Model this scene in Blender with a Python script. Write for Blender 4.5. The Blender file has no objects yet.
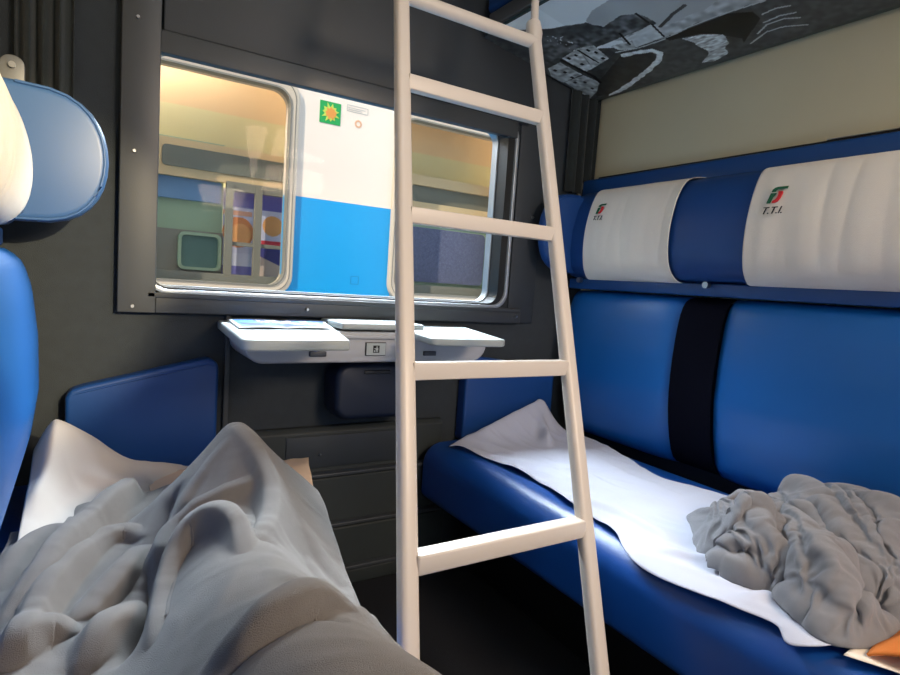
import bpy, bmesh, math, random
import numpy as np
from mathutils import Vector, Matrix
from mathutils import noise as mn

random.seed(4)
S = bpy.context.scene
C = S.collection

# ------------------------------------------------------------------ camera
RW = np.array([[0.84889823, 0.01048631, 0.52845229],
               [-0.52411338, -0.11266124, 0.84416385],
               [0.06838825, -0.99357812, -0.09014191]])
cam = bpy.data.cameras.new('camera'); cam.sensor_width = 36; cam.lens = 36 * 583.7 / 900
cam.clip_start = 0.02
co = bpy.data.objects.new('camera', cam); C.objects.link(co)
m = Matrix.Identity(4)
for r in range(3):
    m[r][0] = RW[r][0]; m[r][1] = -RW[r][1]; m[r][2] = -RW[r][2]
m[0][3], m[1][3], m[2][3] = 0, 0, 1.0
co.matrix_world = m
S.camera = co

# ------------------------------------------------------------------ world, lights, exposure
w = bpy.data.worlds.new('world'); S.world = w; w.use_nodes = True
bg = w.node_tree.nodes['Background']
bg.inputs[0].default_value = (0.74, 0.86, 1.0, 1); bg.inputs[1].default_value = 1.1

def look(o, p, t):
    o.location = p
    o.rotation_euler = (Vector(t) - Vector(p)).to_track_quat('-Z', 'Y').to_euler()

def area(name, p, t, sx, sy, power, col, spread=math.pi):
    l = bpy.data.lights.new(name, 'AREA'); l.shape = 'RECTANGLE'; l.size = sx; l.size_y = sy
    l.energy = power; l.color = col; l.spread = spread
    o = bpy.data.objects.new(name, l); C.objects.link(o); look(o, p, t); return o

sun = bpy.data.lights.new('sun', 'SUN'); sun.energy = 3.4; sun.angle = math.radians(1.0); sun.color = (1.0, 0.86, 0.66)
so = bpy.data.objects.new('sun', sun); C.objects.link(so); look(so, (0, 0, 0), (0.70, 0.42, -0.62))
area('corridor_daylight', (1.30, -0.85, 1.85), (0.35, 0.9, 0.6), 0.6, 0.5, 30, (1.0, 0.77, 0.57))
area('compartment_ceiling_fill', (0.78, 0.55, 2.33), (0.78, 0.55, 0), 0.5, 0.25, 3, (0.92, 0.96, 1.0))  # added overhead fill for the interior, no lamp fixture behind it
area('window_fill', (1.05, 2.86, 2.36), (0.62, 0.8, 0.6), 2.4, 0.4, 108, (0.78, 0.89, 1.0), math.radians(95))  # added panel between the trains, stands in for daylight entering the window
sp = bpy.data.lights.new('corridor_sunbeam', 'SPOT'); sp.energy = 380; sp.spot_size = math.radians(18); sp.spot_blend = 0.45
sp.color = (1.0, 0.80, 0.5); sp.shadow_soft_size = 0.03
spo = bpy.data.objects.new('corridor_sunbeam', sp); C.objects.link(spo); look(spo, (0.95, -1.15, 1.80), (-0.12, 1.40, 1.07))

area('carriage_interior_fill', (1.2, 3.62, 2.30), (1.2, 3.5, 0), 4.5, .5, 85, (1.0, 0.93, 0.82))  # added fill to brighten the panels behind the carriage glass
vs = S.view_settings
S.display_settings.display_device = 'sRGB'
vs.view_transform = 'Standard'; vs.look = 'None'; vs.gamma = 1.0; vs.use_curve_mapping = False
vs.exposure = 0.35
try:
    S.cycles.use_denoising = True
    S.cycles.max_bounces = 8; S.cycles.diffuse_bounces = 5; S.cycles.transparent_max_bounces = 12
except Exception:
    pass

# ------------------------------------------------------------------ materials
def lin(c):
    return tuple((x / 12.92 if x <= 0.04045 else ((x + 0.055) / 1.055) ** 2.4) for x in c)
def rgb(r, g, b):
    return lin((r / 255, g / 255, b / 255)) + (1,)

def mat(name, col, rough=0.5, bump=0.0, bscale=200.0, var=0.0, vscale=8.0, metal=0.0, sheen=0.0, spec=0.5, coords='Object', detail=4.0):
    M = bpy.data.materials.new(name); M.use_nodes = True
    nt = M.node_tree; b = nt.nodes['Principled BSDF']
    b.inputs['Base Color'].default_value = col
    b.inputs['Roughness'].default_value = rough
    b.inputs['Metallic'].default_value = metal
    b.inputs['Specular IOR Level'].default_value = spec
    if sheen:
        b.inputs['Sheen Weight'].default_value = sheen
        b.inputs['Sheen Roughness'].default_value = 0.6
    tc = nt.nodes.new('ShaderNodeTexCoord')
    if bump:
        n = nt.nodes.new('ShaderNodeTexNoise'); n.inputs['Scale'].default_value = bscale; n.inputs['Detail'].default_value = detail
        bp = nt.nodes.new('ShaderNodeBump'); bp.inputs['Strength'].default_value = bump; bp.inputs['Distance'].default_value = 0.003
        nt.links.new(tc.outputs[coords], n.inputs['Vector']); nt.links.new(n.outputs['Fac'], bp.inputs['Height'])
        nt.links.new(bp.outputs['Normal'], b.inputs['Normal'])
    if var:
        n2 = nt.nodes.new('ShaderNodeTexNoise'); n2.inputs['Scale'].default_value = vscale; n2.inputs['Detail'].default_value = 5
        mx = nt.nodes.new('ShaderNodeMix'); mx.data_type = 'RGBA'
        mx.inputs[6].default_value = tuple(c * (1 - var) for c in col[:3]) + (1,)
        mx.inputs[7].default_value = tuple(min(1, c * (1 + var)) for c in col[:3]) + (1,)
        nt.links.new(tc.outputs[coords], n2.inputs['Vector']); nt.links.new(n2.outputs['Fac'], mx.inputs[0])
        nt.links.new(mx.outputs[2], b.inputs['Base Color'])
    return M

def attr_mat(name, rough=0.4):
    M = bpy.data.materials.new(name); M.use_nodes = True
    nt = M.node_tree; b = nt.nodes['Principled BSDF']; b.inputs['Roughness'].default_value = rough
    a = nt.nodes.new('ShaderNodeAttribute'); a.attribute_name = 'Col'
    nt.links.new(a.outputs['Color'], b.inputs['Base Color'])
    return M

def glass(name, tint=(1, 1, 1, 1), refl=0.08, rough=0.0):
    M = bpy.data.materials.new(name); M.use_nodes = True
    nt = M.node_tree; nt.nodes.clear()
    o = nt.nodes.new('ShaderNodeOutputMaterial'); mx = nt.nodes.new('ShaderNodeMixShader')
    t = nt.nodes.new('ShaderNodeBsdfTransparent'); t.inputs[0].default_value = tint
    g = nt.nodes.new('ShaderNodeBsdfGlossy'); g.inputs['Roughness'].default_value = rough
    mx.inputs[0].default_value = refl
    nt.links.new(t.outputs[0], mx.inputs[1]); nt.links.new(g.outputs[0], mx.inputs[2]); nt.links.new(mx.outputs[0], o.inputs[0])
    return M

M_carpet = mat('wall_carpet', rgb(52, 58, 63), 0.95, 0.5, 420, 0.18, 30, sheen=0.15, spec=0.2)
M_panel = mat('dark_panel', rgb(50, 56, 62), 0.55, 0.12, 300, 0.08, 6)
M_frame = mat('window_trim', rgb(62, 66, 70), 0.42, 0.05, 200, 0.06, 8)
M_heater = mat('heater_casing', rgb(44, 50, 50), 0.6, 0.08, 120, 0.15, 12)
M_cream = mat('cream_laminate', rgb(203, 195, 165), 0.55, 0.06, 60, 0.05, 3)
M_white_wall = mat('white_laminate', rgb(205, 203, 195), 0.6, 0.05, 60, 0.04, 3)
M_floor = mat('floor_vinyl', rgb(30, 31, 35), 0.6, 0.2, 350, 0.3, 120)
M_blue = mat('blue_vinyl', rgb(8, 92, 168), 0.42, 0.10, 420, 0.06, 5)
M_bench = mat('bench_vinyl', rgb(14, 74, 152), 0.38, 0.10, 420, 0.06, 5)
M_blue_dark = mat('dark_blue_vinyl', rgb(20, 66, 130), 0.45, 0.10, 420, 0.06, 5)
M_wing = mat('wing_vinyl', rgb(62, 98, 146), 0.38, 0.06, 400)
M_navy = mat('navy_plastic', rgb(14, 26, 48), 0.5, 0.08, 300)
M_rail = mat('blue_rail', rgb(22, 70, 132), 0.4, 0.05, 300)
M_velvet = mat('black_velvet', rgb(10, 12, 24), 0.95, 0.3, 500, 0.2, 80, spec=0.05)
M_ladder = mat('ladder_paint', rgb(208, 198, 187), 0.38, 0.04, 150, 0.03, 10)
M_metal = mat('brushed_metal', rgb(190, 192, 195), 0.3, metal=1.0)
M_alu = mat('aluminium', rgb(176, 184, 192), 0.35, metal=0.6)
M_rubber = mat('black_rubber', rgb(22, 24, 26), 0.45)
M_black = mat('black_plastic', rgb(20, 20, 22), 0.4)
M_table = mat('grey_table_plastic', rgb(164, 172, 172), 0.42, 0.05, 200, 0.03, 12)
M_housing = mat('grey_housing_plastic', rgb(172, 174, 178), 0.45, 0.05, 200, 0.03, 12)
M_socket = mat('socket_plastic', rgb(62, 66, 74), 0.4)
M_cover = mat('headrest_cotton', rgb(228, 222, 212), 0.9, 0.35, 700, 0.02, 20, sheen=0.2, spec=0.2)
M_sheet = mat('white_sheet', rgb(188, 192, 208), 0.9, 0.25, 500, 0.02, 6, sheen=0.2, spec=0.2)
M_sheet2 = mat('cream_sheet', rgb(236, 226, 210), 0.9, 0.25, 500, 0.02, 6, sheen=0.2, spec=0.2)
M_sheet3 = mat('off_white_sheet', rgb(190, 182, 174), 0.9, 0.25, 500, 0.02, 6, sheen=0.2, spec=0.2)
M_brown = mat('brown_paper', rgb(214, 186, 158), 0.85, 0.2, 120, 0.05, 14)
M_fleece = mat('grey_fleece', rgb(106, 102, 99), 0.97, 0.7, 800, 0.10, 60, sheen=0.25, spec=0.1, detail=6)
M_fleece2 = mat('mid_grey_fleece', rgb(126, 126, 131), 0.97, 0.7, 800, 0.12, 60, sheen=0.25, spec=0.1, detail=6)
M_orange = mat('orange_fabric', rgb(226, 128, 52), 0.85, 0.4, 300, 0.06, 20)
M_green = mat('logo_green', rgb(18, 92, 62), 0.8)
M_red = mat('logo_red', rgb(206, 38, 46), 0.8)
M_ink = mat('black_ink', rgb(28, 28, 30), 0.8)
M_picframe = mat('panel_edge', rgb(42, 58, 56), 0.4)
M_pic = attr_mat('printed_photograph', 0.35)
M_paint = attr_mat('painted_surface', 0.6)
M_glass = glass('window_glass', (0.97, 0.98, 0.98, 1), 0.002)
M_tglass = glass('carriage_glass', (0.94, 0.95, 0.94, 1), 0.003)
M_twhite = mat('carriage_white', rgb(240, 225, 212), 0.35, var=0.02, vscale=5)
M_tcyan = mat('carriage_cyan', rgb(14, 156, 224), 0.3, var=0.04, vscale=4)
M_tframe = mat('carriage_window_frame', rgb(205, 190, 172), 0.4)
M_tbeige = mat('carriage_beige', rgb(205, 178, 140), 0.6)
M_tyellow = mat('carriage_pale_yellow', rgb(196, 188, 146), 0.6)
M_tgrey = mat('carriage_grey', rgb(128, 124, 116), 0.6)
M_tblue = mat('carriage_curtain_blue', rgb(104, 138, 180), 0.7, var=0.08, vscale=60)
M_tgreen = mat('carriage_pale_green', rgb(150, 170, 146), 0.6)
M_tteal = mat('carriage_teal', rgb(86, 116, 112), 0.7, var=0.1, vscale=60)
M_mesh = mat('carriage_mesh', rgb(112, 112, 104), 0.8, 0.4, 300, 0.3, 220)
M_speck = mat('speckled_seat_cloth', rgb(96, 100, 132), 0.9, 0.3, 200, 0.5, 70)
M_steel = mat('galvanised_steel', rgb(120, 122, 122), 0.5, metal=0.5)
M_ballast = mat('ballast', rgb(110, 104, 98), 0.95, 1.0, 30, 0.4, 25)

# ------------------------------------------------------------------ helpers
def link(name, me, material=None, parent=None, smooth=False):
    o = bpy.data.objects.new(name, me); C.objects.link(o)
    if material is not None: me.materials.append(material)
    if parent is not None: o.parent = parent
    if smooth:
        for p in me.polygons: p.use_smooth = True
    return o

def bmobj(name, bm, material=None, parent=None, smooth=False):
    me = bpy.data.meshes.new(name)
    bmesh.ops.recalc_face_normals(bm, faces=bm.faces)
    bm.to_mesh(me); bm.free()
    return link(name, me, material, parent, smooth)

def tag(o, label=None, cat=None, group=None, kind=None):
    if label: o['label'] = label
    if cat: o['category'] = cat
    if group: o['group'] = group
    if kind: o['kind'] = kind
    return o

def thing(name, label, cat, loc=(0, 0, 0), group=None):
    o = bpy.data.objects.new(name, None); C.objects.link(o); o.location = loc
    o.empty_display_size = 0.05
    return tag(o, label, cat, group)

def place(child, t):           # parts are modelled in world space, thing sits at its own base
    child.location = Vector(child.location) - Vector(t.location)
    return child

def add_box(bm, x0, x1, y0, y1, z0, z1):
    vs_ = [bm.verts.new((x, y, z)) for z in (z0, z1) for x, y in ((x0, y0), (x1, y0), (x1, y1), (x0, y1))]
    for f in ((3, 2, 1, 0), (4, 5, 6, 7), (0, 1, 5, 4), (1, 2, 6, 5), (2, 3, 7, 6), (3, 0, 4, 7)):
        bm.faces.new([vs_[i] for i in f])

def bevel_mod(o, wdt, seg=3, angle=35):
    b = o.modifiers.new('bevel', 'BEVEL'); b.width = wdt; b.segments = seg; b.limit_method = 'ANGLE'; b.angle_limit = math.radians(angle)
    for p in o.data.polygons: p.use_smooth = True
    return o

def box(name, x0, x1, y0, y1, z0, z1, material, parent=None, bev=0.0, seg=3):
    bm = bmesh.new(); add_box(bm, x0, x1, y0, y1, z0, z1)
    o = bmobj(name, bm, material, parent)
    if parent is not None and parent.type == 'EMPTY': place(o, parent)
    if bev: bevel_mod(o, bev, seg)
    return o

def prism(name, pts, axis, a0, a1, material, parent=None, bev=0.0, seg=3, smooth=False):
    """closed 2D outline extruded along an axis ('x': pts=(y,z); 'y': pts=(x,z); 'z': pts=(x,y))"""
    bm = bmesh.new()
    def P(p, a):
        return {'x': (a, p[0], p[1]), 'y': (p[0], a, p[1]), 'z': (p[0], p[1], a)}[axis]
    A = [bm.verts.new(P(p, a0)) for p in pts]; B = [bm.verts.new(P(p, a1)) for p in pts]
    n = len(pts)
    bm.faces.new(A); bm.faces.new(B)
    for i in range(n): bm.faces.new((A[i], A[(i + 1) % n], B[(i + 1) % n], B[i]))
    o = bmobj(name, bm, material, parent)
    if parent is not None and parent.type == 'EMPTY': place(o, parent)
    if bev: bevel_mod(o, bev, seg)
    elif smooth:
        for p in o.data.polygons: p.use_smooth = len(p.vertices) == 4
    return o

def rrect(x0, x1, y0, y1, r, n=6, which=(1, 1, 1, 1)):
    """rounded rectangle outline counter-clockwise from lower-left"""
    out = []
    for k, (cx, cy, a0) in enumerate(((x0, y0, 180), (x1, y0, 270), (x1, y1, 0), (x0, y1, 90))):
        if not which[k]:
            out.append((cx, cy)); continue
        sx = 1 if cx == x0 else -1; sy = 1 if cy == y0 else -1
        for i in range(n + 1):
            a = math.radians(a0 + 90 * i / n)
            out.append((cx + sx * r + r * math.cos(a), cy + sy * r + r * math.sin(a)))
    return out

def ring(name, outer, inner, axis, a0, a1, material, parent=None, smooth=True, bev=0.0):
    """frame between two outlines with the same number of points"""
    bm = bmesh.new()
    def P(p, a):
        return {'x': (a, p[0], p[1]), 'y': (p[0], a, p[1]), 'z': (p[0], p[1], a)}[axis]
    L = [[bm.verts.new(P(p, a)) for p in q] for q, a in ((outer, a0), (outer, a1), (inner, a1), (inner, a0))]
    n = len(outer)
    for k in range(4):
        A, B = L[k], L[(k + 1) % 4]
        for i in range(n): bm.faces.new((A[i], A[(i + 1) % n], B[(i + 1) % n], B[i]))
    o = bmobj(name, bm, material, parent)
    if parent is not None and parent.type == 'EMPTY': place(o, parent)
    if bev: bevel_mod(o, bev, 2, 50)
    return o

def tube(name, pts, r, material, parent=None, seg=16, flat=None, cap=True):
    """tube along points; flat=(wx, wy) makes a rounded-rectangle section"""
    bm = bmesh.new(); pts = [Vector(p) for p in pts]; rings = []
    ref = Vector((0, -1, 0)) if flat else None
    for i, p in enumerate(pts):
        d = (pts[min(i + 1, len(pts) - 1)] - pts[max(i - 1, 0)]).normalized()
        u = ref if ref is not None and abs(d.dot(ref)) < 0.95 else (Vector((0, 0, 1)) if abs(d.z) < 0.9 else Vector((1, 0, 0)))
        a = d.cross(u).normalized(); b = d.cross(a).normalized()
        if flat:
            sec = rrect(-flat[0] / 2, flat[0] / 2, -flat[1] / 2, flat[1] / 2, min(flat) * flat[2] if len(flat) > 2 else min(flat[:2]) * 0.3, 4)
            rings.append([bm.verts.new(p + a * s[0] + b * s[1]) for s in sec])
        else:
            rr = r[i] if isinstance(r, (list, tuple)) else r
            rings.append([bm.verts.new(p + (a * math.cos(2 * math.pi * k / seg) + b * math.sin(2 * math.pi * k / seg)) * rr) for k in range(seg)])
    for A, B in zip(rings, rings[1:]):
        n = len(A)
        for k in range(n): bm.faces.new((A[k], A[(k + 1) % n], B[(k + 1) % n], B[k]))
    if cap: bm.faces.new(rings[0]); bm.faces.new(rings[-1])
    o = bmobj(name, bm, material, parent, True)
    if parent is not None and parent.type == 'EMPTY': place(o, parent)
    e = o.modifiers.new('edges', 'EDGE_SPLIT'); e.split_angle = math.radians(50)
    return o

def grid_obj(name, P, material, parent=None, thick=0.0, smooth=True, cols=None, sub=0, closed=False):
    """P: array (n, m, 3)"""
    n, mm = P.shape[:2]
    me = bpy.data.meshes.new(name)
    idx = np.arange(n * mm).reshape(n, mm)
    f = np.stack([idx[:-1, :-1], idx[1:, :-1], idx[1:, 1:], idx[:-1, 1:]], -1).reshape(-1, 4)
    me.from_pydata(P.reshape(-1, 3).tolist(), [], f.tolist()); me.update()
    if cols is not None:
        ca = me.color_attributes.new('Col', 'FLOAT_COLOR', 'POINT')
        c4 = np.ones((n * mm, 4), np.float32); c4[:, :3] = cols.reshape(-1, 3)
        ca.data.foreach_set('color', c4.ravel())
    o = link(name, me, material, parent, smooth)
    if parent is not None and parent.type == 'EMPTY': place(o, parent)
    if thick:
        s = o.modifiers.new('solid', 'SOLIDIFY'); s.thickness = thick; s.offset = -1
    if sub:
        s = o.modifiers.new('sub', 'SUBSURF'); s.levels = sub; s.render_levels = sub
    return o

def struct(o): o['kind'] = 'structure'; return o

# ------------------------------------------------------------------ the compartment shell
XL, XR, YW, YB, ZC = -0.27, 1.755, 1.80, -0.45, 2.40
# window opening
WX0, WX1, WZ0, WZ1 = 0.132, 1.328, 0.925, 1.592
struct(box('floor', XL - .1, XR + .1, YB - 1.2, YW + .1, -0.05, 0.0, M_floor))
struct(box('ceiling', XL - .1, XR + .1, YB - 1.2, YW + .1, ZC, ZC + 0.05, M_white_wall))
struct(box('wall_left', XL - .05, XL, YB - 1.2, YW + .1, 0, ZC, M_cream))
struct(box('wall_right', XR, XR + .05, YB - 1.2, YW + .1, 0, ZC, M_cream))
def wall_with_hole(name, x0, x1, z0, z1, y0, y1, hole, material, r=0.03):
    hx0, hx1, hz0, hz1 = hole
    inner = rrect(hx0, hx1, hz0, hz1, r, 6)
    # outer outline with the same count: project the inner outline outwards
    n = 6; outer = []
    for k, (cx, cz) in enumerate(((x0, z0), (x1, z0), (x1, z1), (x0, z1))):
        for i in range(n + 1):
            outer.append((cx, cz))
    bm = bmesh.new()
    for y, flip in ((y0, 0), (y1, 1)):
        V = [bm.verts.new((p[0], y, p[1])) for p in inner]
        O = [bm.verts.new((p[0], y, p[1])) for p in ((x0, z0), (x1, z0), (x1, z1), (x0, z1))]
        N = len(V)
        for i in range(N):
            a, b = V[i], V[(i + 1) % N]; ka = i // (n + 1); kb = ((i + 1) % N) // (n + 1)
            if ka == kb: bm.faces.new((a, b, O[ka]))
            else: bm.faces.new((a, b, O[kb], O[ka]))
        if not flip: V0 = V
        else:
            for i in range(N): bm.faces.new((V0[i], V0[(i + 1) % N], V[(i + 1) % N], V[i]))
    return struct(bmobj(name, bm, material))
wall_with_hole('wall_window', XL - .05, XR + .05, 0, ZC, YW, YW + .09, (WX0, WX1, WZ0, WZ1), M_carpet)
wall_with_hole('wall_corridor', XL - .05, XR + .05, 0, ZC, YB - .03, YB, (0.42, 1.45, 0.02, 2.05), M_white_wall, 0.02)

# window trim, gasket, glass: one setting object with parts
win = thing('window_1', None, None, (0.74, YW, 0.9)); win['kind'] = 'structure'
box('side_trim', 0.067, 0.158, YW - .030, YW + .0, 0.868, 2.05, M_frame, win, .003)
box('bottom_trim', 0.158, 1.425, YW - .026, YW + .0, 0.868, 0.914, M_frame, win, .003)
box('bottom_ledge', 0.137, 1.42, YW - .030, YW - .0, 0.910, 0.925, M_frame, win, .003)
box('top_trim', 0.156, 1.345, YW - .028, YW + .0, 1.554, 1.612, M_frame, win, .003)
box('roller_blind_case', 0.163, 1.40, YW - .024, YW + .0, 1.612, 2.05, M_panel, win, .004)
box('right_trim', 1.375, 1.50, YW - .008, YW + .0, 0.868, 2.05, M_panel, win, .004)
o_ = rrect(WX0 - .004, WX1 + .030, WZ0 - .004, WZ1 + .02, .062, 6); i_ = rrect(WX0 + .006, WX1 + .018, WZ0 + .009, WZ1 + .01, .055, 6)
ring('inner_frame', o_, i_, 'y', YW - .022, YW + .02, M_alu, win, bev=.002)
o_ = rrect(WX0 - .002, WX1 + .018, WZ0 - .002, WZ1 + .01, .055, 6); i_ = rrect(WX0 + .016, WX1 - .012, WZ0 + .014, WZ1 - .004, .045, 6)
ring('gasket', o_, i_, 'y', YW - .012, YW + .05, M_rubber, win)
o_ = rrect(WX0 + .008, WX1 - .006, WZ0 + .008, WZ1, .05, 6); i_ = rrect(WX0 + .018, WX1 - .016, WZ0 + .018, WZ1 - .008, .045, 6)
ring('outer_frame', o_, i_, 'y', YW + .05, YW + .085, M_alu, win)
box('pane', WX0 + .003, WX1 - .003, YW + .060, YW + .066, WZ0 + .003, WZ1 - .002, M_glass, win)
for sx, sz in ((.103, 1.625), (.100, 1.29), (.102, .885), (.58, .893), (1.46, 1.28), (1.40, .895)):
    tube('screw', [(sx, YW - (.014 if sx > 1.43 else .036), sz), (sx, YW - (.008 if sx > 1.43 else .026), sz)], [.004, .006], M_metal, win, 12)

# lower heating casing under the table
heat = thing('heater_casing', 'dark stepped metal heater casing low on the wall under the window table', 'heater', (0.78, YW, 0))
prism('casing', [(YW, 0.0), (YW - .10, 0.0), (YW - .10, .045), (YW - .085, .06), (YW - .085, .19), (YW - .065, .205), (YW - .065, .355), (YW - .035, .370), (YW - .035, .50), (YW - .02, .515), (YW, .515)], 'x', 0.42, 1.10, M_heater, heat, .004)
box('access_plate', 0.53, 0.92, YW - .040, YW - .034, .385, .49, M_panel, heat, .002)
box('ridge', 0.42, 1.10, YW - .090, YW - .060, .198, .210, M_frame, heat, .003)
box('ridge', 0.42, 1.10, YW - .070, YW - .030, .360, .372, M_frame, heat, .003)
box('ridge', 0.42, 1.10, YW - .106, YW - .080, .050, .064, M_frame, heat, .003)
tube('screw', [(.64, YW - .047, .43), (.64, YW - .040, .43)], [.003, .004], M_metal, heat, 10)
struct(box('trim_1', 0.345, 0.36, YW - .012, YW, 0.0, 0.868, M_panel, None, .002))

# waste bin under the table
binn = thing('waste_bin', 'dark blue rounded waste bin on the wall under the table', 'bin', (0.79, YW, 0.53))
prism('body', rrect(.655, .925, .552, .735, .05, 6), 'y', YW - .115, YW, M_navy, binn, .02, 4)
box('handle', .745, .835, YW - .120, YW - .11, .70, .712, M_black, binn, .003)

# curtains in the two corners
def curtain(name, label, x0, x1, z0, z1, y):
    n, mm = 90, 12
    P = np.zeros((n, mm, 3))
    for i in range(n):
        t = i / (n - 1)
        for j in range(mm):
            s = j / (mm - 1)
            P[i, j] = (x0 + (x1 - x0) * t, y - .012 + .012 * math.sin(t * 2 * math.pi * 3.5 + .6 * s) + .003 * math.sin(t * 40), z0 + (z1 - z0) * s)
    o = grid_obj(name, P, M_curt, thick=.002)
    tag(o, label, 'curtain'); return o
M_curt = mat('curtain_cloth', rgb(44, 50, 50), 0.95, 0.4, 300, 0.15, 40, sheen=0.2, spec=0.1)
curtain('curtain', 'dark gathered curtain in the corner above the right headrest', 1.60, 1.75, 1.40, 2.2, YW - .015)
curtain('curtain', 'dark green gathered curtain in the corner above the left headrest', -.15, -.035, 1.375, 2.2, YW - .015)

# ------------------------------------------------------------------ seats
def seat_back(label, X, y0, y1, strip):
    """X maps the depth from the right wall"""
    t = thing('seat_back', label, 'seat back', (X(1.66), (y0 + y1) / 2, .45))
    prof = [(1.735, .452), (1.675, .458), (1.640, .50), (1.612, .60), (1.598, .70), (1.600, .82), (1.612, .93), (1.628, .985), (1.655, 1.012), (1.735, 1.015)]
    def cush(a, b, name):
        n = 26; rows = []
        P = np.zeros((n, 40, 3))
        # densify profile
        d = [0]
        for p, q in zip(prof, prof[1:]): d.append(d[-1] + math.dist(p, q))
        for j in range(40):
            s = d[-1] * j / 39
            k = max(i for i in range(len(d)) if d[i] <= s + 1e-9); k = min(k, len(prof) - 2)
            u = (s - d[k]) / (d[k + 1] - d[k]); px = prof[k][0] * (1 - u) + prof[k + 1][0] * u; pz = prof[k][1] * (1 - u) + prof[k + 1][1] * u
            for i in range(n):
                tt = i / (n - 1); y = a + (b - a) * (0.5 - 0.5 * math.cos(math.pi * tt))
                e = min(y - a, b - y); puff = .028 * (1 - math.exp(-e / .035))
                P[i, j] = (X(min(1.750, px + .028 - puff)), y, pz)
        o = grid_obj(name, P, M_blue, t)
        return o
    cush(y0, strip[0], 'cushion')
    st = np.zeros((2, 24, 3))
    cush(strip[1], y1, 'cushion')
    pr = [(x + .006, z) for x, z in prof]
    P = np.zeros((6, len(pr), 3))
    for i in range(6):
        for j, (px, pz) in enumerate(pr): P[i, j] = (X(px), strip[0] - .004 + (strip[1] - strip[0] + .008) * i / 5, pz)
    grid_obj('velvet_strip', P, M_velvet, t, sub=1)
    box('backboard', min(X(1.72), X(1.75)), max(X(1.72), X(1.75)), y0 + .01, y1 - .01, .34 if X(1.7) > 1 else .455, 1.0, M_navy, t)
    return t
RX = lambda x: x
LX = lambda x: 1.508 - x
seat_back('glossy blue padded seat back with a black velvet strip along the right wall', RX, -.40, 1.735, (1.06, 1.205))
seat_back('bright blue padded seat back along the left wall', LX, -.40, 1.715, (.20, .205))

def headrest(label, X, y0, y1, mtl, wtip, wy, latch, hs=1.0):
    t = thing('headrest', label, 'headrest', (X(1.70), (y0 + y1) / 2, 1.06))
    prof = [(1.74, 1.062), (1.66, 1.058), (1.615, 1.068), (1.585, 1.10), (1.572, 1.16), (1.575, 1.24), (1.595, 1.32), (1.625, 1.372), (1.665, 1.392), (1.74, 1.395)]
    prism('cushion', [(X(a), 1.058 + (b - 1.058) * hs) for a, b in prof], 'y', y0, y1, mtl, t, .012, 4)
    # D-shaped wing at the window end
    pts = []
    for i in range(17):
        a = math.radians(-90 + 180 * i / 16)
        pts.append((X(1.60 - (1.60 - wtip) * (math.cos(a) ** .62 if math.cos(a) > 1e-6 else 0)), 1.225 + .150 * math.sin(a)))
    pts += [(X(1.72), 1.375), (X(1.72), 1.075)]
    prism('wing', pts, 'y', wy, wy + .055, M_wing if latch else M_blue_dark, t, .018, 5)
    pp_ = []
    for (px, pz) in pts[:17]: pp_.append((px, wy + .004, 1.225 + (pz - 1.225) * .965))
    pp_ = [((p[0] - X(1.6)) * .955 + X(1.6), p[1] - .002, p[2]) for p in pp_]
    tube('piping', pp_, .0035, M_wing if latch else M_blue_dark, t, 8)
    box('lower_rail', min(X(1.625), X(1.74)), max(X(1.625), X(1.74)), y0, wy + .05, 1.018, 1.058, M_rail, t, .006)
    return t
hr = headrest('long dark blue headrest cushion with a side wing above the right seat back', RX, -.40, 1.725, M_blue_dark, 1.44, 1.685, False)
for ly in (1.665, 1.118):
    tube('latch', [(1.622, ly, 1.052), (1.605, ly, 1.052)], [.010, .010], M_metal, hr, 14)
HX = lambda x: 1.464 - x
hl = headrest('blue headrest cushion with a rounded side wing on the left wall', HX, -.40, 1.66, M_wing, 1.424, 1.60, True, .84)
# blue rail of the folded middle berth behind the headrest
mr = thing('berth_rail', 'dark blue rail with a thin black top edge on the cream right wall', 'rail', (1.73, .65, 1.38))
box('rail_body', 1.69, XR, -.40, 1.775, 1.36, 1.452, M_rail, mr, .008)
box('edge_strip', 1.70, XR, -.40, 1.70, 1.452, 1.458, M_black, mr, .001)
box('metal_trim', 1.695, 1.72, .60, .86, 1.4585, 1.461, M_metal, mr)
tube('pivot_knob', [(1.68, 1.775, 1.43), (1.68, 1.79, 1.43)], .018, M_steel, mr, 16)
box('pivot_arm', 1.672, 1.69, 1.775, 1.788, 1.37, 1.43, M_steel, mr, .003)
br = thing('headrest_bracket', 'small grey metal bracket above the left headrest', 'bracket', (-.125, 1.72, 1.40))
prism('plate', rrect(-.173, -.126, 1.345, 1.448, .022, 6), 'y', 1.70, 1.715, M_steel, br, .002)
tube('bolt', [(-.149, 1.70, 1.425), (-.149, 1.692, 1.425)], .007, M_metal, br, 12)

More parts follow.
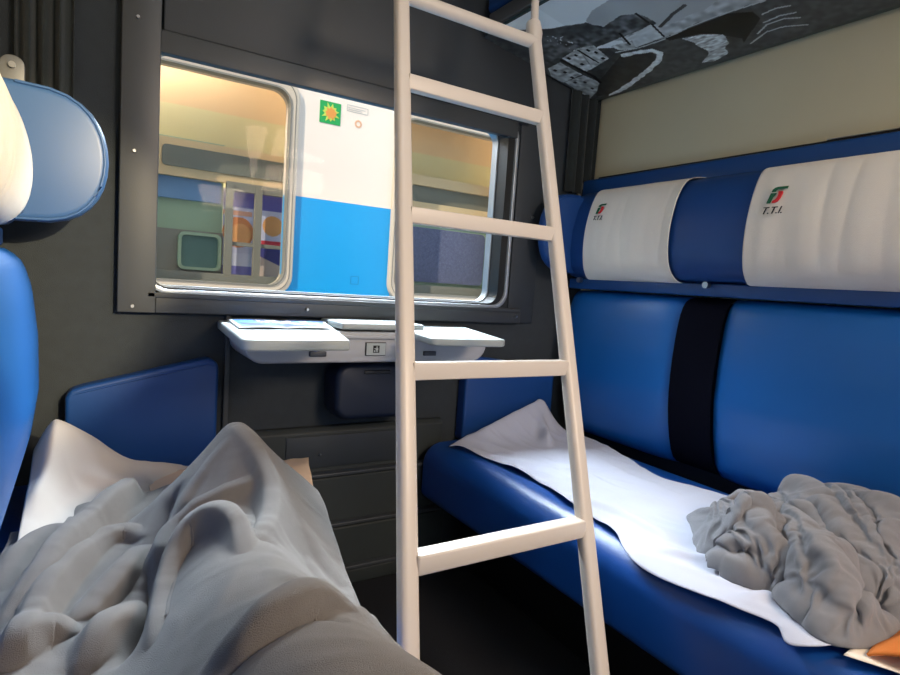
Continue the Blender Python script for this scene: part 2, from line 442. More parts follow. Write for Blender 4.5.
def spl(pts, n=5):
    out = []; P_ = [pts[0]] + list(pts) + [pts[-1]]
    for i in range(1, len(P_) - 2):
        p0, p1, p2, p3 = [np.array(P_[i + k - 1], float) for k in range(4)]
        for k in range(n):
            t = k / n; out.append(tuple(.5 * ((2 * p1) + (-p0 + p2) * t + (2 * p0 - 5 * p1 + 4 * p2 - p3) * t * t + (-p0 + 3 * p1 - 3 * p2 + p3) * t ** 3)))
    out.append(tuple(pts[-1])); return out
def cover(label, X, y0, y1, seed, flare=.02, hs=1.0):
    t = thing('headrest_cover', label, 'headrest cover', (X(1.6), (y0 + y1) / 2, 1.06), 'white headrest covers')
    prof = [(1.705, 1.398), (1.665, 1.397), (1.622, 1.379), (1.590, 1.324), (1.569, 1.24), (1.566, 1.16), (1.580, 1.097), (1.612, 1.060), (1.65, 1.053)]
    prof = spl([(a, 1.053 + (b - 1.053) * hs) for a, b in prof])
    d = [0]
    for p, q in zip(prof, prof[1:]): d.append(d[-1] + math.dist(p, q))
    n, mm = 90, 60; P = np.zeros((n, mm, 3))
    for j in range(mm):
        s = d[-1] * j / (mm - 1); k = min(max(i for i in range(len(d)) if d[i] <= s + 1e-9), len(prof) - 2)
        u = (s - d[k]) / (d[k + 1] - d[k]); px = prof[k][0] * (1 - u) + prof[k + 1][0] * u; pz = prof[k][1] * (1 - u) + prof[k + 1][1] * u
        q = j / (mm - 1)
        for i in range(n):
            tt = i / (n - 1)
            fl = flare * (abs(q - .5) * 2) ** 4
            y = (y0 - fl) + (y1 - y0 + 2 * fl) * tt
            wv = mn.noise((y * 14 + seed, pz * 1.6, seed)) * .0065 + mn.noise((y * 40 + seed, pz * 3, seed)) * .0008
            P[i, j] = (X(px - .003 - abs(wv) * math.sin(math.pi * min(1, max(0, q))) ** .5), y, pz )
    grid_obj('cloth', P, M_cover, t, thick=.0015)
    return t
def emblem(t, yc, zc, sc, X=RX):
    """slanted green and red railway emblem and the letters below it, lying on the cloth"""
    def surf(y, z):
        zz = [1.324, 1.24, 1.16]; xx = [1.590, 1.569, 1.566]
        return float(np.interp(z, [1.16, 1.24, 1.324, 1.379], [1.566, 1.569, 1.590, 1.622])) - .0125
    def poly(name, pts, material):
        bm = bmesh.new()
        A = []
        B = []
        for (u, v) in pts:     # u to the viewer's right (-y), v up
            y = yc - (u + .22 * v) * sc; z = zc + v * sc
            A.append(bm.verts.new((X(surf(y, z)), y, z))); B.append(bm.verts.new((X(surf(y, z) + .004), y, z)))
        n = len(pts); bm.faces.new(A); bm.faces.new(B)
        for i in range(n): bm.faces.new((A[i], A[(i + 1) % n], B[(i + 1) % n], B[i]))
        bmesh.ops.triangulate(bm, faces=[f for f in bm.faces if len(f.verts) > 4])
        o = bmobj(name, bm, material, t); place(o, t)
    def arc(cx, cy, r0, r1, a0, a1, n=8):
        o = [(cx + r1 * math.cos(math.radians(a0 + (a1 - a0) * i / n)), cy + r1 * math.sin(math.radians(a0 + (a1 - a0) * i / n))) for i in range(n + 1)]
        return o + [(cx + r0 * math.cos(math.radians(a1 + (a0 - a1) * i / n)), cy + r0 * math.sin(math.radians(a1 + (a0 - a1) * i / n))) for i in range(n + 1)]
    top = [(1.0, 1.0), (-.25, 1.0), (-.55, .9), (-.72, .7), (-.75, .42), (-.30, .42), (-.28, .6), (-.15, .7), (1.0, .7)]
    poly('emblem_green', top, M_green)
    poly('emblem_green', [(-.75, .25), (-.75, -.30), (-.75, -1.0), (-.35, -1.0), (-.30, -.2), (-.10, .25)], M_green)
    poly('emblem_red', [(.10, .42), (.60, .42), (.72, .1), (.68, -.45), (.50, -.85), (.20, -1.0), (-.10, -1.0), (-.12, -.7), (.15, -.55), (.26, -.25), (.24, .1)], M_red)
    cu = bpy.data.curves.new('lettering', 'FONT'); cu.body = 'T.T.I.'; cu.size = sc * 1.25; cu.extrude = .0012; cu.align_x = 'CENTER'; cu.shear = .25
    to = bpy.data.objects.new('tmp', cu); C.objects.link(to)
    bpy.context.view_layer.update()
    me = bpy.data.meshes.new_from_object(to.evaluated_get(bpy.context.evaluated_depsgraph_get()))
    bpy.data.objects.remove(to)
    yy = yc; zz = zc - 2.35 * sc
    # local x -> -Y, local y -> Z, local z -> -X
    lean = (surf(0, zz + .01) - surf(0, zz - .01)) / .02
    for v in me.vertices:
        a, b, c = v.co
        v.co = (surf(0, zz + b) - c - .001, yy - a, zz + b)
    o = link('lettering', me, M_ink, t); place(o, t)
c1 = cover('white cotton headrest cover on the right seat nearest the window, small emblem', RX, 1.232, 1.610, 1.3, .026)
emblem(c1, 1.552, 1.310, .0175)
c2 = cover('larger white cotton headrest cover with emblem, right seat nearer the camera', RX, .52, .982, 7.7, .006)
emblem(c2, .910, 1.300, .0220)
c3 = cover('sunlit white headrest cover on the left headrest', HX, .62, 1.44, 3.1, .01, .84)

# benches
def bench(label, X, y0, y1, mtl):
    t = thing('bench', label, 'bench', (X(1.35), (y0 + y1) / 2, 0))
    prof = [(1.66, .25), (1.10, .25)]
    for i in range(7):
        a = math.radians(270 - 90 * i / 6); prof.append((1.03 + .028 * math.cos(a), .278 + .028 * math.sin(a)))
    for i in range(11):
        a = math.radians(180 - 90 * i / 10); prof.append((1.075 + .073 * math.cos(a), .372 + .073 * math.sin(a)))
    prof += [(1.2, .449), (1.45, .443), (1.60, .435), (1.66, .43)]
    prism('cushion', [(X(a), b) for a, b in prof], 'y', y0, y1, mtl, t, .02, 5)
    box('base_cabinet', min(X(1.16), X(1.66)), max(X(1.16), X(1.66)), y0, y1 - .04, 0, .252, M_black, t, .004)
    box('underframe', min(X(1.06), X(1.14)), max(X(1.06), X(1.14)), y0, y1 - .05, .225, .252, M_navy, t, .003)
    return t
bR = bench('blue upholstered bench seat with a rounded front edge on the right', RX, -.40, 1.735, M_bench)
bL = bench('blue upholstered bench seat under the bedding on the left', lambda x: 1.412 - x, -.40, 1.735, M_bench)

# side cushions on the window wall
def side_cushion(label, xs, zt0, zt1, z0):
    x0, x1 = xs
    pts = [(x0, z0), (x1, z0), (x1, zt1 - .02), (x1 - .012, zt1 - .004), (x1 - .03, zt1), (x0 + .04, zt0), (x0 + .01, zt0 - .01), (x0, zt0 - .03)]
    t = thing('side_cushion', label, 'cushion', ((x0 + x1) / 2, YW, z0))
    prism('pad', pts, 'y', YW - .055, YW, M_blue_dark, t, .018, 5)
    pp_ = [(x0 + .01, YW - .052, zt0 - .024), (x0 + .05, YW - .055, zt0 - .012), (x1 - .03, YW - .055, zt1 - .015), (x1 - .012, YW - .053, zt1 - .022)]
    tube('piping', pp_, .003, M_blue_dark, t, 8)
    return t
side_cushion('dark blue wedge cushion on the window wall beside the left bench', (-.045, .322), .676, .745, .43)
side_cushion('dark blue wedge cushion on the window wall behind the right bench', (1.175, 1.60), .745, .70, .43)

# ------------------------------------------------------------------ folding table
tb = thing('folding_table', 'light grey folding window table with two open leaves', 'table', (.77, YW, .75))
def leaf(name, pts, z, th, parent, mtl):
    bm = bmesh.new()
    A = [bm.verts.new((x, y, z - th)) for x, y in pts]; B = [bm.verts.new((x, y, z)) for x, y in pts]
    n = len(pts); bm.faces.new(A[::-1]); bm.faces.new(B)
    for i in range(n): bm.faces.new((A[i], A[(i + 1) % n], B[(i + 1) % n], B[i]))
    o = bmobj(name, bm, mtl, parent); place(o, parent); bevel_mod(o, .006, 3, 60); return o
leaf('leaf', [(.285, 1.31), (.292, 1.293), (.31, 1.286), (.535, 1.300), (.655, 1.79), (.322, 1.79)], .852, .026, tb, M_table)
leaf('leaf', [(.800, 1.385), (.812, 1.36), (1.018, 1.340), (1.036, 1.352), (1.170, 1.79), (.868, 1.79)], .852, .022, tb, M_table)
box('centre_lid', .630, .905, 1.60, 1.79, .848, .868, M_table, tb, .007)
pts = rrect(.355, 1.150, .750, .842, .055, 7, (1, 1, 0, 0))
prism('housing', pts, 'y', 1.60, YW, M_housing, tb, .008, 3)
box('housing_lip', .372, 1.140, 1.592, 1.606, .822, .834, M_housing, tb, .003)
for a, b in ((.535, .585), (.905, .950)):
    box('socket', a, b, 1.592, 1.606, .770, .785, M_socket, tb, .003)
pl = box('label_plate', .706, .772, 1.594, 1.602, .772, .812, M_black, tb, .001)
def sub(o, par): o.parent = par; return o
def sbox(name, x0, x1, y0, y1, z0, z1, material, par, top):
    bm = bmesh.new(); add_box(bm, x0, x1, y0, y1, z0, z1); o = bmobj(name, bm, material, par)
    o.location = -Vector(top.location) - Vector(par.location); return o
sbox('plate_face', .708, .770, 1.5925, 1.5945, .774, .810, M_table, pl, tb)
# pictogram: dark square with a person shape dropping litter
sbox('pictogram_field', .729, .749, 1.5910, 1.5930, .781, .803, M_ink, pl, tb)
bm = bmesh.new()
add_box(bm, .7385, .7425, 1.5902, 1.5912, .7965, .8005)
add_box(bm, .7365, .7445, 1.5902, 1.5912, .7895, .7955)
add_box(bm, .7370, .7395, 1.5902, 1.5912, .7835, .7895)
add_box(bm, .7415, .7440, 1.5902, 1.5912, .7835, .7895)
add_box(bm, .7320, .7365, 1.5902, 1.5912, .7925, .7945)
add_box(bm, .7310, .7345, 1.5902, 1.5912, .7835, .7885)
o = bmobj('pictogram_person', bm, M_table, pl); o.location = -Vector(tb.location) - Vector(pl.location)

# brochure with a blue printed map on the left leaf
def paint_broch(u, v):
    n1 = mn.noise((u * 6, v * 5, 1.2)); n2 = mn.noise((u * 22, v * 14, 5))
    if u < .04 or u > .96 or v < .05 or v > .95: return rgb(225, 230, 236)[:3]
    if u < .22 and v > .45: return rgb(70, 130, 200)[:3]
    if (u - .75) ** 2 * 5 + (v - .5) ** 2 * 2.5 < .16: return rgb(70, 150, 220)[:3] if n2 < .12 else rgb(200, 225, 240)[:3]
    if .25 < u < .6 and v > .55 and n2 > .02: return rgb(240, 242, 246)[:3]
    return rgb(44, 66, 130)[:3] if n1 > -.02 else rgb(96, 150, 205)[:3]
nb, mb = 70, 50
P = np.zeros((nb, mb, 3)); cl = np.zeros((nb, mb, 3))
q = [Vector((.325, 1.52, 0)), Vector((.575, 1.55, 0)), Vector((.640, 1.77, 0)), Vector((.342, 1.755, 0))]
for i in range(nb):
    for j in range(mb):
        u, v = i / (nb - 1), j / (mb - 1)
        p = (q[0] * (1 - u) + q[1] * u) * (1 - v) + (q[3] * (1 - u) + q[2] * u) * v
        P[i, j] = (p.x, p.y, .8555 + .0035 * abs(math.sin(u * math.pi * 2)) ** .5 + .002 * v); cl[i, j] = paint_broch(u, v)
bro = grid_obj('brochure', P, M_pic, thick=.0025, cols=cl)
tag(bro, 'open printed brochure with blue and white pictures on the left table leaf', 'brochure')

# ------------------------------------------------------------------ upper right berth with the printed picture
bt = thing('upper_berth', 'upper berth with a black and white landscape printed on its underside', 'berth', (XR, .7, 1.77))
def pz(x): return 1.771 + (1.73 - x) * .169
x0, x1, y0, y1 = 1.157, 1.735, -.40, 1.790
rr_ = rrect(x0, x1, y0, y1, .045, 6, (0, 0, 0, 1))
bm = bmesh.new()
A = [bm.verts.new((x, y, pz(x))) for x, y in rr_]; B = [bm.verts.new((x, y, pz(x) + .05)) for x, y in rr_]
n = len(rr_); bm.faces.new(A); bm.faces.new(B)
for i in range(n): bm.faces.new((A[i], A[(i + 1) % n], B[(i + 1) % n], B[i]))
o = bmobj('board', bm, M_picframe, bt); place(o, bt); bevel_mod(o, .006, 3, 50)
box('edge_profile', x0 - .012, x0 + .004, -.40, 1.72, pz(x0) + .004, pz(x0) + .05, M_metal, bt, .003)
o = box('mattress', x0 - .0, XR - .01, -.40, 1.76, 1.935, 2.02, M_blue_dark, bt, .02, 4)

# painted picture (a valley with a village, a road and railway tracks)
def inpoly(x, y, poly):
    c = np.zeros(x.shape, bool); n = len(poly)
    for i in range(n):
        xa, ya = poly[i]; xb, yb = poly[(i + 1) % n]
        hit = ((ya > y) != (yb > y)) & (x < (xb - xa) * (y - ya) / (yb - ya + 1e-12) + xa)
        c ^= hit
    return c
def segd(x, y, pts):
    d = np.full(x.shape, 1e9)
    for (xa, ya), (xb, yb) in zip(pts, pts[1:]):
        t = np.clip(((x - xa) * (xb - xa) + (y - ya) * (yb - ya)) / ((xb - xa) ** 2 + (yb - ya) ** 2 + 1e-12), 0, 1)
        d = np.minimum(d, np.hypot(x - xa - t * (xb - xa), y - ya - t * (yb - ya)))
    return d
def vnoise(x, y, s, seed):
    rs = np.random.RandomState(seed); T = rs.rand(64, 64)
    X_, Y_ = x * s, y * s; xi = np.floor(X_).astype(int); yi = np.floor(Y_).astype(int); fx = X_ - xi; fy = Y_ - yi
    fx = fx * fx * (3 - 2 * fx); fy = fy * fy * (3 - 2 * fy)
    g = lambda a, b: T[a % 64, b % 64]
    return (g(xi, yi) * (1 - fx) + g(xi + 1, yi) * fx) * (1 - fy) + (g(xi, yi + 1) * (1 - fx) + g(xi + 1, yi + 1) * fx) * fy
def smooth_line(p): return p
NX, NY = 240, 560
gx = np.linspace(x0 + .008, x1 - .02, NX); gy = np.linspace(.30, y1 - .012, NY)
X_, Y_ = np.meshgrid(gx, gy, indexing='ij')
D = 1.79 - Y_                       # distance along the berth from the window end
U = X_ - x0                         # 0 at the aisle edge, .578 at the wall
g = np.full(X_.shape, .80)          # sky
g = g - .05 * (D > .3)
Q = dict(
    hill=[(0.373, 0.146), (0.424, 0.12), (0.495, 0.113), (0.724, 0.131), (0.922, 0.156), (1.051, 0.349), (0.976, 0.532), (0.581, 0.427), (0.331, 0.253)],
    tree=[(0.061, -0.082), (0.099, 0.016), (0.232, 0.097), (0.309, 0.139), (0.376, 0.161), (0.386, 0.195), (0.444, 0.185), (0.478, 0.191), (0.517, 0.208), (0.525, 0.27), (0.483, 0.304), (0.397, 0.284), (0.328, 0.28), (0.287, 0.281), (0.219, 0.25), (0.132, 0.27), (0.036, 0.275), (-0.065, 0.14), (-0.104, 0.03)],
    low=[(-0.135, 0.051), (0.058, 0.255), (0.21, 0.259), (0.298, 0.288), (0.402, 0.345), (0.508, 0.349), (0.606, 0.341), (0.723, 0.343), (0.811, 0.353), (0.908, 0.366), (1.069, 0.408), (1.093, 0.568), (-0.129, 0.693), (-0.167, 0.072)],
    vill=[(0.397, 0.284), (0.514, 0.274), (0.536, 0.303), (0.667, 0.301), (0.766, 0.287), (0.915, 0.303), (1.005, 0.356), (0.946, 0.386), (0.834, 0.36), (0.718, 0.351), (0.634, 0.349), (0.511, 0.351), (0.413, 0.352), (0.373, 0.325)],
    patch=[(0.407, 0.291), (0.511, 0.279), (0.508, 0.349), (0.398, 0.349)],
    black=[(0.628, 0.357), (0.715, 0.355), (0.773, 0.386), (0.771, 0.425), (0.729, 0.461), (0.675, 0.506), (0.682, 0.484), (0.663, 0.458), (0.631, 0.416), (0.602, 0.395), (0.509, 0.377), (0.504, 0.359)],
    white=[(0.54, 0.385), (0.599, 0.4), (0.649, 0.435), (0.646, 0.486), (0.609, 0.529), (0.544, 0.55), (0.513, 0.537), (0.562, 0.49), (0.56, 0.426)],
    t1=[(0.688, 0.521), (0.754, 0.491), (0.801, 0.494), (0.853, 0.52)],
    t2=[(0.73, 0.486), (0.771, 0.46), (0.819, 0.46), (0.852, 0.479)],
    t3=[(0.769, 0.447), (0.817, 0.442), (0.855, 0.452)],
    t4=[(0.784, 0.411), (0.823, 0.406), (0.857, 0.416)],
    h1=[(0.142, 0.261), (0.237, 0.246), (0.2, 0.331), (0.186, 0.371), (0.141, 0.376)],
    h2=[(0.237, 0.246), (0.294, 0.263), (0.28, 0.352), (0.186, 0.371)],
    h3=[(0.046, 0.281), (0.116, 0.276), (0.121, 0.381), (0.018, 0.388), (0.001, 0.341)],
    h4=[(0.021, 0.39), (0.122, 0.39), (0.136, 0.461), (0.085, 0.503), (0.01, 0.537)],
    h5=[(0.334, 0.298), (0.415, 0.311), (0.395, 0.354), (0.344, 0.334)],
    p1=[(0.132, 0.27), (0.148, 0.416), (0.136, 0.461)],
    p2=[(0.228, 0.255), (0.23, 0.351)],
    p3=[(0.41, 0.259), (0.394, 0.325)],
    p4=[(0.519, 0.278), (0.508, 0.349)],
    p5=[(0.517, 0.208), (0.516, 0.263)],
    p6=[(0.531, 0.3), (0.595, 0.271), (0.646, 0.257)],
    field=[(0.146, 0.449), (0.319, 0.363), (0.421, 0.401), (0.414, 0.441), (0.297, 0.492), (0.109, 0.556), (0.043, 0.536)],
    road=[(0.103, 0.562), (0.219, 0.53), (0.337, 0.485), (0.406, 0.451), (0.438, 0.42), (0.428, 0.392), (0.379, 0.373), (0.334, 0.365)],
    line=[(0.325, 0.336), (0.409, 0.357), (0.498, 0.362), (0.6, 0.349), (0.718, 0.351), (0.82, 0.361)],
    win=[(0.163, 0.275), (0.199, 0.274), (0.173, 0.33), (0.256, 0.275), (0.27, 0.299), (0.263, 0.341), (0.057, 0.305), (0.078, 0.336), (0.073, 0.377), (0.054, 0.411), (0.087, 0.431), (0.077, 0.48)],
    spk=[(0.199, 0.131), (0.249, 0.152), (0.26, 0.233), (0.214, 0.231), (0.179, 0.162)],
)
ip = lambda k, dx=0: inpoly(D + dx, U + dx, Q[k])
wob = .016 * (vnoise(D, U, 40, 2) - .5) + .02 * (vnoise(D, U, 16, 3) - .5)
g = np.where(ip('hill'), .52 + .05 * vnoise(D, U, 12, 1), g)
g = np.where(ip('tree', wob), .16 + .16 * vnoise(D, U, 70, 4) * vnoise(D, U, 18, 5) * 2, g)
g = np.where(ip('low', wob * .3), .17 + .08 * vnoise(D, U, 70, 6), g)
g = np.where(ip('vill', wob * .4), .50 + .30 * (vnoise(D, U, 60, 7) - .3), g)
g = np.where(ip('patch'), .66 + .10 * (vnoise(D, U, 90, 15) - .5), g)
g = np.where(ip('spk', wob) & (vnoise(D, U, 150, 9) > .82), .72, g)
for k_, v_ in (('h4', .52), ('h3', .56), ('h1', .62), ('h2', .58), ('h5', .55)):
    g = np.where(ip(k_), v_ + .32 * (vnoise(D, U, 75, 8) - .5), g)
for cx_, cy_ in Q['win']: g = np.where((abs(D - cx_) < .006) & (abs(U - cy_) < .007), .1, g)
g = np.where(ip('field'), .14 + .04 * vnoise(D, U, 50, 10), g)
g = np.where(segd(D, U, Q['road']) < .007 + .006 * vnoise(D, U, 60, 11), .66 + .2 * vnoise(D, U, 90, 12), g)
g = np.where(segd(D, U, Q['line']) < .0026, .60, g)
g = np.where(ip('black'), .06, g)
g = np.where(ip('white', wob * .6), .38 + .50 * vnoise(D, U * 3, 70, 13), g)
for k_ in ('t1', 't2', 't3', 't4'): g = np.where(segd(D, U, smooth_line(Q[k_])) < .0024, .62, g)
for k_, wd in (('p1', .007), ('p2', .0035), ('p3', .004), ('p4', .0035), ('p5', .004)): g = np.where(segd(D, U, Q[k_]) < wd, .08, g)
g = np.where(segd(D + wob * .5, U, Q['p6']) < .006, .2, g)
g = .5 + (g - .5) * 1.15
cols = np.stack([g * .93, g * 1.0, g * 1.02], -1)
cols = np.clip(cols * 1.1, 0, 1) ** 1.6
P = np.stack([X_, Y_, pz(X_) - .0015], -1)
grid_obj('printed_picture', P, M_pic, bt, cols=cols, smooth=False)

# ------------------------------------------------------------------ ladder
LD = thing('bunk_ladder', 'cream painted metal bunk ladder standing between the two benches', 'ladder', (.60, .62, 0))
def lp(z, side):      # point on the rail centre line
    return Vector((.400 + .1415 * z + (.42 if side else 0), .620 + .432 * z, z))
for s_ in (0, 1):
    tube('rail', [lp(0.012, s_), lp(.8, s_), lp(1.72, s_)], 0, M_ladder, LD, flat=(.036, .030, .38))
    tube('foot', [lp(0.0, s_), lp(.03, s_)], .021, M_rubber, LD, 16)
for z in (.205, .518, .830, 1.140, 1.455):
    a, b = lp(z, 0), lp(z, 1)
    if z > .6:
        tube('rung', [a + Vector((.012, 0, 0)), b - Vector((.012, 0, 0))], 0, M_ladder, LD, flat=(.034, .026, .12))
    else:
        bm = bmesh.new(); add_box(bm, a.x + .012, b.x - .012, a.y - .018, a.y + .018, z - .020, z + .016)
        o = bmobj('rung', bm, M_ladder, LD); place(o, LD); bevel_mod(o, .004, 2)
a, b = lp(1.690, 0), lp(1.690, 1)
tube('top_bar', [a, b], .017, M_ladder, LD, 20)
for s_ in (0, 1):
    p = lp(1.72, s_)
    tube('collar', [p - Vector((0, 0, .03)), p, p + Vector((.004, .012, .03)), p + Vector((.005, .015, .036))], [.022, .0235, .021, .013], M_ladder, LD, 20)
    tube('hook_pole', [p, p + Vector((.010, .02, .10)), p + Vector((.02, .035, .22)), p + Vector((.03, .08, .27)), p + Vector((.03, .13, .26)), p + Vector((.03, .14, .22))], .011, M_ladder, LD, 14)
    tube('rubber_band', [p + Vector((.0045, .013, .034)), p + Vector((.005, .0145, .038))], .0145, M_black, LD, 16)

# ------------------------------------------------------------------ cloth helpers
def vn(x, y, s, seed): return vnoise(x + 5, y + 5, s, seed) - .5
def gauss_fold(x, y, pts, wl, wr, amp, taper=.15):
    """height of a fold along a polyline; wl / wr widths on its left and right side"""
    best = np.full(x.shape, 1e9); side = np.zeros(x.shape); tt = np.zeros(x.shape); L = [0]
    for p, q in zip(pts, pts[1:]): L.append(L[-1] + math.dist(p, q))
    for k, ((xa, ya), (xb, yb)) in enumerate(zip(pts, pts[1:])):
        dx, dy = xb - xa, yb - ya; l2 = dx * dx + dy * dy + 1e-12
        t = np.clip(((x - xa) * dx + (y - ya) * dy) / l2, 0, 1)
        d = np.hypot(x - xa - t * dx, y - ya - t * dy); c = dx * (y - ya) - dy * (x - xa)
        u = d < best
        best = np.where(u, d, best); side = np.where(u, c, side); tt = np.where(u, (L[k] + t * math.sqrt(l2)) / L[-1], tt)
    w_ = np.where(side > 0, wl, wr)
    tp = np.clip(np.minimum(tt, 1 - tt) / taper, 0, 1); tp = tp * tp * (3 - 2 * tp)
    tp = .0 + 1.0 * tp
    return amp * tp * np.exp(-(best / w_) ** 2)
def fold2(x,y,pts,wl,wr,amp,pl,pr,taper=.32):
    best=np.full(x.shape,1e9);side=np.zeros(x.shape);tt=np.zeros(x.shape);L=[0]
    for p,q in zip(pts,pts[1:]):L.append(L[-1]+math.dist(p,q)+1e-9)
    for k,((xa,ya),(xb,yb)) in enumerate(zip(pts,pts[1:])):
        dx,dy=xb-xa,yb-ya;l2=dx*dx+dy*dy+1e-12
        t=np.clip(((x-xa)*dx+(y-ya)*dy)/l2,0,1);d=np.hypot(x-xa-t*dx,y-ya-t*dy);c=dx*(y-ya)-dy*(x-xa)
        u=d<best;best=np.where(u,d,best);side=np.where(u,c,side);tt=np.where(u,(L[k]+t*math.sqrt(l2))/L[-1],tt)
    tp=np.sin(np.clip(np.minimum(tt,1-tt)/taper,0,1)*math.pi/2)
    main=amp*tp*np.exp(-(best/np.where(side>0,wl,wr)/(.6+.4*tp))**np.where(side>0,pl,pr))
    if amp>.03: main=main+amp*tp*.05*np.sin(2*math.pi*(best/.019+tt*.6))*np.exp(-best/.035)*np.clip(best/.008,0,1)
    return main
def smooth_curve(pts, n=5):
    out = []; P_ = [pts[0]] + list(pts) + [pts[-1]]
    for i in range(1, len(P_) - 2):
        p0, p1, p2, p3 = [np.array(P_[i + k - 1], float) for k in range(4)]
        for k in range(n):
            t = k / n
            out.append(tuple(.5 * ((2 * p1) + (-p0 + p2) * t + (2 * p0 - 5 * p1 + 4 * p2 - p3) * t * t + (-p0 + 3 * p1 - 3 * p2 + p3) * t ** 3)))
    out.append(tuple(pts[-1])); return out
def blur(a, k=1):
    for _ in range(k):
        b = np.pad(a, 1, mode='edge')
        a = (b[1:-1, 1:-1] * 4 + b[:-2, 1:-1] * 2 + b[2:, 1:-1] * 2 + b[1:-1, :-2] * 2 + b[1:-1, 2:] * 2 + b[:-2, :-2] + b[:-2, 2:] + b[2:, :-2] + b[2:, 2:]) / 16
    return a
def lerp_edges(F, B, n, mm):
    """surface between two polylines given as (x, y) lists with equal parameters"""
    def samp(Pn, t):
        d = [0]
        for p, q in zip(Pn, Pn[1:]): d.append(d[-1] + math.dist(p, q))
        d = np.array(d) / d[-1]; A_ = np.array(Pn, float)
        return np.stack([np.interp(t, d, A_[:, k]) for k in range(A_.shape[1])], -1)
    v = np.linspace(0, 1, mm); f = samp(F, v); b = samp(B, v); u = np.linspace(0, 1, n)[:, None, None]
    return f[None] * (1 - u) + b[None] * u

def masked_grid(name, x, y, z, keep, material, thick=.004):
    n, mm = x.shape; idx = -np.ones((n, mm), int); vs_ = []
    fc = keep[:-1, :-1] & keep[1:, :-1] & keep[1:, 1:] & keep[:-1, 1:]
    used = np.zeros((n, mm), bool)
    used[:-1, :-1] |= fc; used[1:, :-1] |= fc; used[1:, 1:] |= fc; used[:-1, 1:] |= fc
    idx[used] = np.arange(used.sum())
    V = np.stack([x[used], y[used], z[used]], -1)
    I, J = np.nonzero(fc)
    Fc = np.stack([idx[I, J], idx[I + 1, J], idx[I + 1, J + 1], idx[I, J + 1]], -1)
    me = bpy.data.meshes.new(name); me.from_pydata(V.tolist(), [], Fc.tolist()); me.update()
    o = link(name, me, material, None, True)
    if thick: s = o.modifiers.new('solid', 'SOLIDIFY'); s.thickness = thick; s.offset = -1
    return o
# ------------------------------------------------------------------ bedding on the right bench
F = smooth_curve([(1.048, 1.632), (1.091, 1.521), (1.106, 1.241), (1.076, 1.089), (1.054, .915), (1.008, .824), (1.000, .74), (1.008, .612), (1.030, .515), (1.002, .470), (1.030, .426), (1.10, .40), (1.20, .38), (1.25, .30)])
B = smooth_curve([(1.40, 1.735), (1.52, 1.72), (1.62, 1.60), (1.577, 1.356), (1.504, 1.13), (1.53, 1.009), (1.56, .85), (1.58, .6), (1.58, .4), (1.58, .30)])
G = lerp_edges(F, B, 110, 320)
x, y = G[..., 0], G[..., 1]
# edges of cloth wander a little
z = .4545 + .006 * vn(x, y, 9, 21) + .003 * vn(x, y, 25, 22) + .004 * (1 - np.abs(2 * vnoise(x * 1.6 + y * .4 + 3, y * .5 + 2, 16, 23) - 1))
U_ = np.linspace(0, 1, 110)[:, None]; V_ = np.linspace(0, 1, 320)[None]
k_ = np.clip((x - 1.05) / .47, 0, 1) * np.clip((1.60 - x) / .07, 0, 1) ** .7; yr_ = 1.625 + .10 * np.clip((x - 1.05) / .47, 0, 1)
z = z + .120 * k_ * np.exp(-(np.abs(y - yr_) / np.where(y < yr_, .060, .05)) ** 1.5)
z = z + gauss_fold(x, y, smooth_curve([(1.50, 1.70), (1.44, 1.58), (1.36, 1.48)]), .012, .030, .034, .35)
for pts, a, b_, am in (([(1.10, 1.5), (1.2, 1.3), (1.18, 1.1)], .03, .02, .008), ([(1.5, 1.5), (1.4, 1.2), (1.42, .95)], .03, .05, .007), ([(1.08, 1.15), (1.14, .95), (1.12, .75)], .025, .012, .010),
                     ([(1.05, .8), (1.12, .7), (1.2, .66)], .02, .01, .009), ([(1.03, .60), (1.10, .56), (1.2, .60)], .012, .02, .010), ([(1.3, 1.4), (1.28, 1.1), (1.33, .9)], .012, .03, .007), ([(1.12, 1.42), (1.3, 1.25), (1.5, 1.2)], .012, .012, .004)):
    z = z + gauss_fold(x, y, smooth_curve(pts), a, b_, am, .3)
edge = np.exp(-U_ / .03)
z = z + .004 * edge * np.sin(V_ * 40)
over = np.clip((1.070 - x) / .07, 0, 1)
z = z - .020 * over ** 2
sh = grid_obj('bed_sheet', np.stack([x, y, z], -1), M_sheet, thick=.0015)
tag(sh, 'rumpled white bed sheet spread along the blue right bench', 'bed sheet', 'white bed sheets')

# second sheet piece under the near end
G = lerp_edges([(1.03, .40), (1.06, .34), (1.07, .25), (1.08, .12)], [(1.42, .44), (1.42, .36), (1.42, .26), (1.42, .12)], 40, 50)
x, y = G[..., 0], G[..., 1]
o = grid_obj('bed_sheet', np.stack([x, y, .4555 + .004 * vn(x, y, 14, 31)], -1), M_sheet2, thick=.0015)
tag(o, 'cream folded end of bedding at the near corner of the right bench', 'bed sheet')
# orange garment corner
n, mm = 40, 40
P = np.zeros((n, mm, 3))
for i in range(n):
    for j in range(mm):
        u, v = i / (n - 1), j / (mm - 1)
        X0 = 1.055 + .30 * u; Y0 = .13 + .250 * v - .02 * u
        hgt = .055 * (math.sin(math.pi * min(1, u * 1.2 + .1)) ** .5 if u < .75 else max(0, (1 - u) / .25) * .9) * (1 - v ** 6)
        P[i, j] = (X0 + .02 * math.sin(v * 3), Y0 + .012 * math.sin(u * 5), .462 + max(0, hgt) + .006 * mn.noise((u * 6, v * 6, 2)))
o = grid_obj('folded_garment', P, M_orange, thick=.004)
tag(o, 'orange cloth garment at the near corner of the right bench', 'garment')

